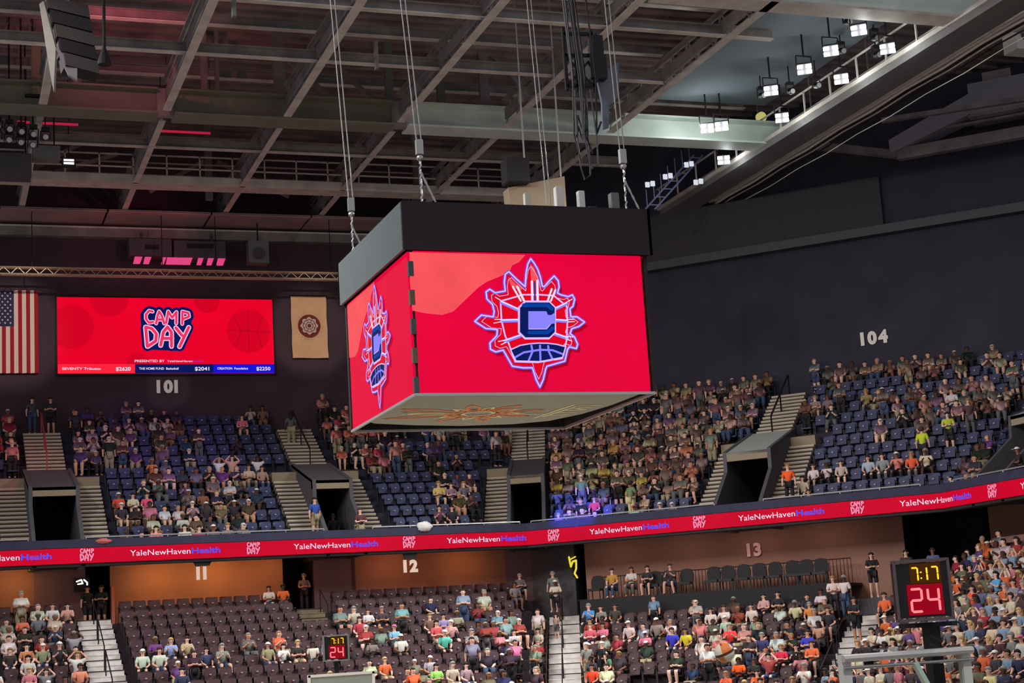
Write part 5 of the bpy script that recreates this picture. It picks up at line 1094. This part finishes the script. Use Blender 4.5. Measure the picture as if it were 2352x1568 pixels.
# ------------------------------------------------------------------ people
def skinmesh(name, verts, edges, radii, lev, root=0):
    me = bpy.data.meshes.new(name); me.from_pydata(verts, edges, []); o = bpy.data.objects.new(name, me); COL.objects.link(o)
    m = o.modifiers.new('s', 'SKIN'); sk = me.skin_vertices[0].data
    for i, r in enumerate(radii): sk[i].radius = (r, r) if not isinstance(r, tuple) else r; sk[i].use_root = (i == root)
    if lev: u = o.modifiers.new('u', 'SUBSURF'); u.levels = lev; u.render_levels = lev
    dg = bpy.context.evaluated_depsgraph_get(); out = bpy.data.meshes.new_from_object(o.evaluated_get(dg))
    bpy.data.objects.remove(o); bpy.data.meshes.remove(me); out.materials.clear(); out.polygons.foreach_set('use_smooth', [True] * len(out.polygons)); return out
def chain(base, pts, rs, V, E_, R_):                     # hang a chain of joints on vertex index base
    prev = base
    for p, r in zip(pts, rs): V.append(p); R_.append(r); E_.append((prev, len(V) - 1)); prev = len(V) - 1
    return prev
def pose(kind, mir=1, lean=0, variant=0):
    """joint positions; the person faces -Y, the origin is on the floor below the hips"""
    if kind == 'stand': hz, knee, ank = .93, lambda s: (s * .11, -.02, .50), lambda s: (s * .12, .02, .09)
    else: hz, knee, ank = .50, lambda s: (s * (.13 + .03 * (variant % 2)), -.42, .53), lambda s: (s * (.12 + .03 * variant), -.38, .09)
    up = .50
    ny = -lean
    neck = (0, ny * 1.0, hz + up); head = (0, ny * 1.15 - .02, hz + up + .14); top = (0, ny * 1.2 - .01, hz + up + .215)
    sh = lambda s: (s * .17, ny * .92, hz + up - .06)
    if variant == 0: el = lambda s: (s * .24, ny * .5 - .08, hz + .2); ha = lambda s: (s * .12, ny * .4 - .33, hz + .10)
    elif variant == 1: el = lambda s: (s * .24, ny * .5 - .1, hz + .2); ha = lambda s: (-s * .1, ny * .6 - .25, hz + .25)
    elif variant == 2: el = lambda s: (s * .33, ny - .06, hz + up + .02); ha = lambda s: (s * .09, ny - .02, hz + up + .26)
    elif variant == 3: el = lambda s: (s * .22, ny * .6 - .16, hz + .24); ha = lambda s: (s * .07, ny * .9 - .32, hz + .40)
    else: el = lambda s: (s * .25, ny * .5 + .02, hz + .18); ha = lambda s: (s * .26, ny * .3 - .02, hz - .08)
    return hz, up, neck, head, top, sh, el, ha, knee, ank
def mid(a, b, t=.5): return tuple(a[i] + (b[i] - a[i]) * t for i in range(3))
def person_meshes(kind, lean, variant, lev=1):
    hz, up, neck, head, top, sh, el, ha, knee, ank = pose(kind, 1, lean, variant)
    V = [(0, 0, hz)]; E_ = []; R_ = [.12]
    sp = chain(0, [(0, -lean * .45, hz + .22), (0, -lean * .85, hz + .40)], [.11, .115], V, E_, R_)
    nk = chain(sp, [neck, mid(neck, head, .55), head, top], [.048, .056, .080, .060], V, E_, R_)
    for s in (-1, 1):
        chain(sp, [sh(s), el(s), mid(el(s), ha(s), .8), ha(s)], [.055, .042, .028, .036], V, E_, R_)
        chain(0, [(s * .1, 0 if kind == 'stand' else -.06, hz - .02), knee(s), mid(knee(s), ank(s), .35), ank(s), (ank(s)[0], ank(s)[1] - .16, .05)], [.09, .062, .056, .04, .035], V, E_, R_)
    body = skinmesh('body', V, E_, R_, lev)
    # face: nose, eyes, ears as tiny forms fused with the head
    mb = MB(); mb.merge(body); hx = Vector(head)
    mb.add([hx + Vector(p) for p in ((-.015, -.095, .0), (.015, -.095, .0), (0, -.122, -.005), (0, -.095, .045))], [(0, 1, 2), (1, 3, 2), (3, 0, 2)], 0)
    for s in (-1, 1):
        mb.add([hx + Vector(p) for p in ((s * .02, -.1, .035), (s * .045, -.092, .035), (s * .045, -.092, .05), (s * .02, -.1, .05))], [(0, 1, 2, 3)], 1)
        mb.ball(hx + Vector((s * .093, .0, .02)), .02, 0, 6, 4)
    mb.add([hx + Vector(p) for p in ((-.025, -.092, -.035), (.025, -.092, -.035), (.02, -.092, -.045), (-.02, -.092, -.045))], [(0, 1, 2, 3)], 1)
    # shirt
    V = [(0, 0.0, hz + .0)]; E_ = []; R_ = [.145]
    sp = chain(0, [(0, -lean * .45, hz + .22), (0, -lean * .85, hz + .41)], [.135, .135], V, E_, R_); chain(sp, [mid((0, -lean * .85, hz + .41), neck, .8)], [.07], V, E_, R_)
    for s in (-1, 1): chain(sp, [sh(s), mid(sh(s), el(s), .8)], [.082, .066], V, E_, R_)
    shirt = skinmesh('shirt', V, E_, R_, lev)
    V = [(0, .02, hz - .01)]; E_ = []; R_ = [.15]
    for s in (-1, 1): chain(0, [(s * .1, 0 if kind == 'stand' else -.08, hz - .02), mid((s * .1, -.05, hz), knee(s), .92)], [.105, .082], V, E_, R_)
    shorts = skinmesh('shorts', V, E_, R_, lev)
    V = [(0, .02, hz - .01)]; E_ = []; R_ = [.15]
    for s in (-1, 1): chain(0, [(s * .1, 0 if kind == 'stand' else -.08, hz - .02), knee(s), mid(knee(s), ank(s), .9)], [.105, .078, .062], V, E_, R_)
    trousers = skinmesh('trousers', V, E_, R_, lev)
    def cap_():
        m_ = MB(); m_.ball(hx + Vector((0, .005, .045)), .102, 0, 12, 8, (1, 1.02, .92)); m_.v = [(x, y, max(z, hx.z + .055)) for x, y, z in m_.v]; m_.prism([hx + Vector((-.07, -.09, .06)), hx + Vector((.07, -.09, .06)), hx + Vector((.05, -.19, .045)), hx + Vector((-.05, -.19, .045))], (0, 0, .012)); return m_
    def hair(long):
        m_ = MB(); m_.ball(hx + Vector((0, .014, .045)), .108, 0, 12, 8, (1, 1, 1))
        m_.v = [(x, y + (.04 if (y < hx.y - .05 and z < hx.z + .08) else 0) + (.09 if (y < hx.y - .02 and z < hx.z + .06) else 0), max(z, hx.z - .06)) for x, y, z in m_.v]
        if long: m_.tube([hx + Vector((0, .06, .05)), hx + Vector((0, .09, -.1)), hx + Vector((0, .1, -.26))], [.09, .095, .05], 8)
        return m_
    sho = MB()
    for s in (-1, 1): a = ank(s); sho.tube([(a[0], a[1] + .07, .045), (a[0], a[1] - .02, .06), (a[0], a[1] - .2, .035)], [.04, .052, .035], 8)
    return dict(body=mb, shirt=shirt, shorts=shorts, trousers=trousers, cap=cap_(), hair=hair(False), long_hair=hair(True), shoes=sho, props=None)
def as_mesh(x, name, nm=1):
    if isinstance(x, MB):
        me = bpy.data.meshes.new(name); me.from_pydata(x.v, [], x.f); me.polygons.foreach_set('material_index', x.m); me.polygons.foreach_set('use_smooth', [True] * len(x.f)); x = me
    else: x.name = name
    for _ in range(nm): x.materials.append(None)
    return x
POSES = [('sit', .02, 0), ('sit', .12, 0), ('sit', .0, 1), ('sit', .05, 3), ('sit', .04, 2), ('stand', .0, 4), ('stand', .03, 1), ('stand', 0, 3)]
PM = []; RAW = []
for kd, ln, vr in POSES:
    d = person_meshes(kd, ln, vr); RAW.append(person_meshes(kd, ln, vr, 0))
    PM.append({k: as_mesh(v, k, 2 if k == 'body' else 1) for k, v in d.items() if v is not None})
SKIN = [('light', S(224, 172, 148)), ('tan', S(196, 140, 112)), ('pale', S(236, 190, 170)), ('brown', S(130, 84, 62)), ('dark brown', S(86, 56, 44))]
HAIR = [('dark', S(34, 26, 24)), ('brown', S(70, 46, 34)), ('brown', S(52, 36, 28)), ('blond', S(160, 128, 80)), ('grey', S(150, 146, 142)), ('dark', S(24, 20, 20)), ('dark', S(30, 24, 24))]
TROU = [('black', S(28, 28, 32)), ('denim', S(62, 78, 110)), ('grey', S(96, 96, 98)), ('khaki', S(160, 146, 116)), ('dark', S(44, 38, 42))]
CAPC = {'w': ('white', S(232, 230, 226)), 'r': ('red', S(196, 56, 86)), 'y': ('blond', S(206, 176, 116)), 'p': ('pink', S(226, 110, 150))}
def cmat(pref, name, col): return mat('%s_%s_%d_%d_%d' % (pref, name.replace(' ', '_'), *[int(255 * x ** .45) for x in col]), col, .8)
M_eye = mat('eye_dark', S(40, 28, 26), .5)
def put(mesh, name, parent, mats):
    o = bpy.data.objects.new(name, mesh); COL.objects.link(o); o.parent = parent
    for i, m in enumerate(mats): o.material_slots[i].link = 'OBJECT'; o.material_slots[i].material = m
    return o
def person(loc, rz, shirt, col, ex, pi, label, rn, legs=None, scale=1.0, group=None, hair=None):
    pm = PM[pi]; t = empty('person', loc, rz, label, 'person', group); t.scale = (scale,) * 3
    sk = rn.choice([0, 0, 1, 2, 2, 0, 3, 4]) ; body = put(pm['body'], 'body', t, [cmat('skin', *SKIN[sk]), M_eye])
    put(pm['shirt'], 'shirt', t, [cmat('cloth', shirt, S(*col))])
    lg = legs or rn.choice(TROU); kind = 'shorts' if rn.random() < .55 else 'trousers'; put(pm[kind], kind, t, [cmat('cloth', lg[0], lg[1])])
    if any(k in ex for k in 'wrp'):
        k = [k for k in 'wrp' if k in ex][0]; put(pm['cap'], 'cap', t, [cmat('cap', *CAPC[k])])
    else:
        h = hair or (CAPC['y'] if 'y' in ex else rn.choice(HAIR)); hn = 'long_hair' if rn.random() < .45 else 'hair'; put(pm[hn], 'hair', t, [cmat('hair', *h)])
    put(pm['shoes'], 'shoes', t, [cmat('shoe', 'shoe', rn.choice([S(40, 40, 42), S(210, 208, 204)]))])
    return t
PREP = {'section eleven': 'section eleven', 'section twelve': 'section twelve'}
TOPW = {'w': ' and white cap', 'r': ' and red cap', 'p': ' and pink cap', 'y': ''}
def blabel(q):
    return q['blk'], nth(q['rr']), nth(q['n'])
occ = [q for q in VIS if q['who']]
for q in occ: q['px'] = 1.0 / q['d']
heroes = [q for q in occ if q['who']['hero']]; rest = sorted([q for q in occ if not q['who']['hero'] and -10 < q['x'] < 2362 and q['y'] < 1575], key=lambda q: q['d'])
# hidden ones (behind the scoreboard) are simply part of the crowd mass
NP = 286 - len(heroes); single = heroes + rest[:NP]; mass = rest[NP:]
SH = {'upper block behind the flag': 'upper flag block', 'upper block under the red screen': 'upper screen block', 'upper block behind the scoreboard': 'upper scoreboard block', 'packed upper corner block': 'packed upper corner', 'upper corner under sign one-oh-four': 'upper sign corner', 'upper side block': 'upper side block', 'lower block beside the flag aisle': 'lower flag block', 'section eleven': 'section eleven', 'section twelve': 'section twelve', 'section thirteen': 'section thirteen', 'lower corner past the clock aisle': 'lower clock corner', 'lower side section': 'lower side block'}
for q in single:
    w_ = q['who']; rn = random.Random(int(q['s'] * 100) + q['r'] * 7 + q['bank'] * 77)
    k = 4 if 'a' in w_['ex'] else rn.choice([0, 0, 1, 2, 3])
    cap = ' and cap' if any(c in w_['ex'] for c in 'wrp') else ''
    lab = 'person in %s shirt%s, %s, %s row from %s, %s seat' % (w_['shirt'], cap, SH[q['blk']], nth(q['rr']), 'rail' if q['lv'] == 'U' else 'wall', nth(q['n']))
    c_ = w_['col']
    person(q['p'] + BN[q['bank']] * (.14 if q['lv'] == 'U' and q['r'] == 0 else .02) + Vector((0, 0, .0)), ROT[q['bank']] + rn.uniform(-.25, .25), w_['shirt'], c_, w_['ex'], k, lab, rn, scale=rn.uniform(.92, 1.06))
# the rest of the crowd as one mass
att = MB(); cols = []
def stamp(raw, M, shirt, rn):
    sk = rn.choice(SKIN)[1]; tr = rn.choice(TROU)[1]; hr = rn.choice(HAIR)[1]
    for k, c_ in (('body', sk), ('shirt', S(*shirt)), (rn.choice(['shorts', 'trousers']), tr), ('hair' if rn.random() < .8 else 'cap', hr)):
        if k == 'cap': c_ = S(215, 210, 205)
        src = raw[k]
        if isinstance(src, MB): vs, fs = src.v, src.f
        else: vs, fs = [v.co for v in src.vertices], [tuple(p.vertices) for p in src.polygons]
        att.add([M @ Vector(v) for v in vs], fs); cols.extend([c_] * len(fs))
for q in mass:
    rn = random.Random(int(q['s'] * 1000) + q['r'] * 7 + q['bank'] * 77 + 5)
    k = rn.choice([0, 0, 1, 2, 3]) if rn.random() < .86 else rn.choice([5, 6])
    j = [max(0, min(255, c + rn.randint(-16, 16))) for c in q['who']['col']]
    M = Matrix.Translation(q['p']) @ Matrix.Rotation(ROT[q['bank']] + rn.uniform(-.4, .4), 4, 'Z') @ Matrix.Scale(rn.uniform(.85, 1.05), 4)
    stamp(RAW[k], M, j, rn)
M_crowd = bpy.data.materials.new('crowd_clothes'); M_crowd.use_nodes = True
an = M_crowd.node_tree.nodes.new('ShaderNodeVertexColor'); an.layer_name = 'cloth'; M_crowd.node_tree.links.new(an.outputs[0], M_crowd.node_tree.nodes['Principled BSDF'].inputs['Base Color']); M_crowd.node_tree.nodes['Principled BSDF'].inputs['Roughness'].default_value = .85
def mass_object(mb, cols, name, label, cat):
    me = bpy.data.meshes.new(name); me.from_pydata(mb.v, [], mb.f); me.materials.append(M_crowd)
    ca = me.color_attributes.new('cloth', 'FLOAT_COLOR', 'CORNER'); buf = []
    for p, c_ in zip(me.polygons, cols): buf += [*c_, 1.0] * p.loop_total
    ca.data.foreach_set('color', buf); me.polygons.foreach_set('use_smooth', [True] * len(me.polygons))
    o = bpy.data.objects.new(name, me); COL.objects.link(o); return tag(o, label, cat, kind='stuff')
mass_object(att, cols, 'seated_crowd', 'distant spectators in mixed clothes filling the upper deck seats', 'crowd')
# individually placed standing people
STAND = [  # bank, s, o, z, turn, shirt, colour, pose, extras, label
    (1, 1.75, 2.05, UZ(2), .3, 'green', (110, 140, 96), 5, 'w', 'person in green shirt standing at the blue-lit edge of the packed upper corner'),
    (1, 4.35, .95, UZ(1), 2.6, 'green', (110, 140, 100), 6, '', 'person in green shirt and tan shorts standing before the packed corner crowd'),
    (1, 11.05, .9, UZ(1), .1, 'orange', (250, 96, 30), 5, '', 'person in bright orange shirt and black shorts standing beside the corner passage'),
    (1, 16.0, 2.9, UZ(3) - .0, 3.0, 'yellow', (196, 210, 40), 5, '', 'usher in yellow-green vest standing with back turned under sign one-oh-four'),
    (1, 16.9, 3.75, UZ(4) + .0, .2, 'yellow', (190, 200, 60), 6, '', 'usher in yellow-green vest standing with folded arms beside the upper stairs'),
    (1, 17.6, 4.7, UZ(5), .2, 'brown', (84, 56, 60), 5, '', 'person in brown shirt standing on the upper stairs beside the yellow usher'),
    (2, 47.2, 1.4, UZ(1), .5, 'red', (170, 80, 90), 7, '', 'person in red shirt and pale trousers standing near the upper deck edge'),
    (2, 47.9, .6, UZ(0), -.4, 'black', (36, 34, 40), 1 + 5, 'w', 'person in black shirt and cap leaning over the upper deck passage'),
    (0, 14.75, .9, UZ(1), .4, 'blue', (50, 80, 170), 5, '', 'person in blue shirt standing beside the stairs under the tan banner'),
    (0, 16.45, .3, 8.47, .2, 'maroon', (90, 46, 56), 6, '', 'staff member in maroon shirt standing in the upper passage mouth'),
    (0, 15.9, 2.6, 8.47, .2, 'black', (36, 32, 36), 5, '', 'person in dark clothes standing inside the upper passage'),
    (0, 15.45, 8.1, UZ(9) + .1, 3.0, 'grey', (86, 92, 90), 5, '', 'person in grey shirt climbing the upper stairs beside the scoreboard'),
    (0, 4.35, 9.8, UZ(11), .3, 'dark grey', (70, 72, 78), 5, '', 'person in dark shirt standing atop the red-lit upper stairs'),
    (0, 5.15, 9.85, UZ(11), -.3, 'navy', (46, 44, 66), 6, '', 'person in navy shirt standing atop the red-lit upper stairs by the rail'),
    (0, 5.9, 2.1, 5.95, .4, 'black', (24, 24, 26), 5, '', 'person in black clothes standing before the dark opening of section eleven'),
    (0, 6.45, 2.2, 5.95, -.3, 'black', (28, 26, 30), 6, '', 'person in black clothes with folded arms inside the section eleven opening'),
    (0, 14.7, 3.2, 6.1, 0, 'grey', (150, 130, 140), 6, '', 'person in pale shirt standing in the dark opening between two sections'),
    (1, .45, 1.35, 5.6, .2, 'grey', (120, 122, 116), 5, '', 'tall person in grey clothes standing at the top of the bright aisle'),
    (1, 1.0, .3, 5.2, .5, 'cream', (216, 200, 180), 6, 'w', 'person in cream shirt coming down the top of the bright aisle'),
    (1, 1.35, -.6, 4.45, -.2, 'tan', (180, 150, 140), 5, '', 'child in tan clothes standing on the bright aisle steps'),
    (1, 4.3, LO(7), LZ(1, 7), .9, 'grey', (140, 138, 132), 5, 'w', 'person in grey shirt standing in the lower rows of section thirteen'),
    (1, 4.95, LO(7) - .1, LZ(1, 7), 2.4, 'black', (24, 26, 28), 5, 'w', 'person in black shirt and khaki shorts standing with back turned in section thirteen'),
    (1, 12.85, LO(2.5), LZ(1, 2), .3, 'white', (226, 208, 200), 6, '', 'person in white shirt standing by the platform end near the clock'),
    (1, 13.3, LO(2.6), LZ(1, 2), -.3, 'white', (222, 206, 204), 5, '', 'second person in white shirt standing by the platform end near the clock'),
    (1, 14.1, .45, 5.3, .3, 'black', (26, 26, 30), 6, '', 'camera operator in black standing behind the near shot clock'),
    (1, 15.4, .5, 5.3, .2, 'dark green', (52, 54, 44), 5, '', 'person in dark green shirt standing behind the near shot clock top'),
    (1, 16.4, .5, 5.3, .2, 'blue', (90, 100, 150), 6, '', 'person in blue shirt standing before the dark rear opening'),
    (1, 14.0, LO(4.4), LZ(1, 4) - .1, -.4, 'black', (30, 28, 32), 6, '', 'person in black shirt standing on the steps behind the near shot clock'),
]
for n_, (b, s_, o, z, tr, sh_, c_, pi, ex, lb) in enumerate(STAND):
    rn = random.Random(900 + n_); pi = min(pi, 7)
    legs = None
    if 'khaki' in lb or 'tan shorts' in lb: legs = ('khaki', S(214, 200, 150))
    if 'black shorts' in lb or 'black' in sh_: legs = ('black', S(26, 26, 30))
    if 'pale trousers' in lb: legs = ('cream', S(200, 186, 170))
    person(P(b, s_, o, z), ROT[b] + tr, sh_, c_, ex, pi, lb, rn, legs, .62 if 'child' in lb else 1.0)
for n_, (s_, c_, nm) in enumerate([(3.2, (190, 140, 60), 'mustard'), (4.05, (206, 196, 196), 'striped white'), (4.75, (40, 36, 42), 'black'), (5.75, (60, 54, 50), 'dark')]):
    rn = random.Random(950 + n_); person(P(1, s_, 1.2, PZ), ROT[1], nm, c_, '', [0, 2, 2, 3][n_], 'person in %s shirt seated on the dark platform, %s from the bright aisle' % (nm, nth(n_ + 1)), rn)

# ------------------------------------------------------------------ lay out the seats
def seat_obj(lv, q, protos):
    name = 'stadium_seat' if lv == 'L' else 'upper_deck_seat'; key = (lv, bool(q['who']))
    if key not in protos:
        t = empty(name); protos[key] = t
        for nm, mbs, ms in SEATP[lv]: (DOWN if (nm == 'seat_pan' and q['who']) else mbs).build(nm, ms, t)
        o = t
    else: o = copytree(protos[key])
    o.location = q['p']; o.rotation_euler = (0, 0, ROT[q['bank']])
    tag(o, '%s %s folding seat, %s, %s row from %s, %s seat along' % ('empty' if not q['who'] else 'occupied', 'maroon' if lv == 'L' else 'blue', SH[q['blk']], nth(q['rr']), 'rail' if lv == 'U' else 'wall', nth(q['n'])), 'seat', 'maroon lower bowl seats' if lv == 'L' else 'blue upper deck seats')
    return o
protos = {}
for lv, lim_n in (('L', 295), ('U', 295)):
    vis = [q for q in VIS if q['lv'] == lv and -12 < q['x'] < 2364 and q['y'] < 1590]
    hid = lambda q: lv == 'U' and 800 < q['x'] < 1490 and q['y'] < 985 - max(0, (q['x'] - 1300)) * .4
    vis = [q for q in vis if not hid(q)]
    vis.sort(key=lambda q: (1 if q['who'] else 0, q['d']))
    for q in vis[:lim_n]: seat_obj(lv, q, protos)
    mb = MB()
    for q in vis[lim_n:]:
        M = Matrix.Translation(q['p']) @ Matrix.Rotation(ROT[q['bank']], 4, 'Z')
        for nm, mbs, ms in SEATP[lv]:
            if nm == 'seat_pan' and q['who']: mbs = DOWN
            vs = [M @ Vector(v) for v in mbs.v]; n0 = len(mb.v); mb.v += [tuple(v) for v in vs]; mb.f += [tuple(i + n0 for i in f) for f in mbs.f]; mb.m += [(m_ if nm != 'armrest' else 2) for m_ in mbs.m]
    o = mb.build('seat_rows' if lv == 'L' else 'upper_seat_rows', [M_maroon if lv == 'L' else M_blue, M_plate, M_seatfr])
    tag(o, 'remaining %s folding seats, mostly under spectators, in the %s' % (('maroon', 'lower bowl') if lv == 'L' else ('blue', 'upper deck')), 'seats', kind='stuff')
print('COUNTS', len(VIS), 'occupied', len(occ), 'single', len(single), 'mass', len(mass))
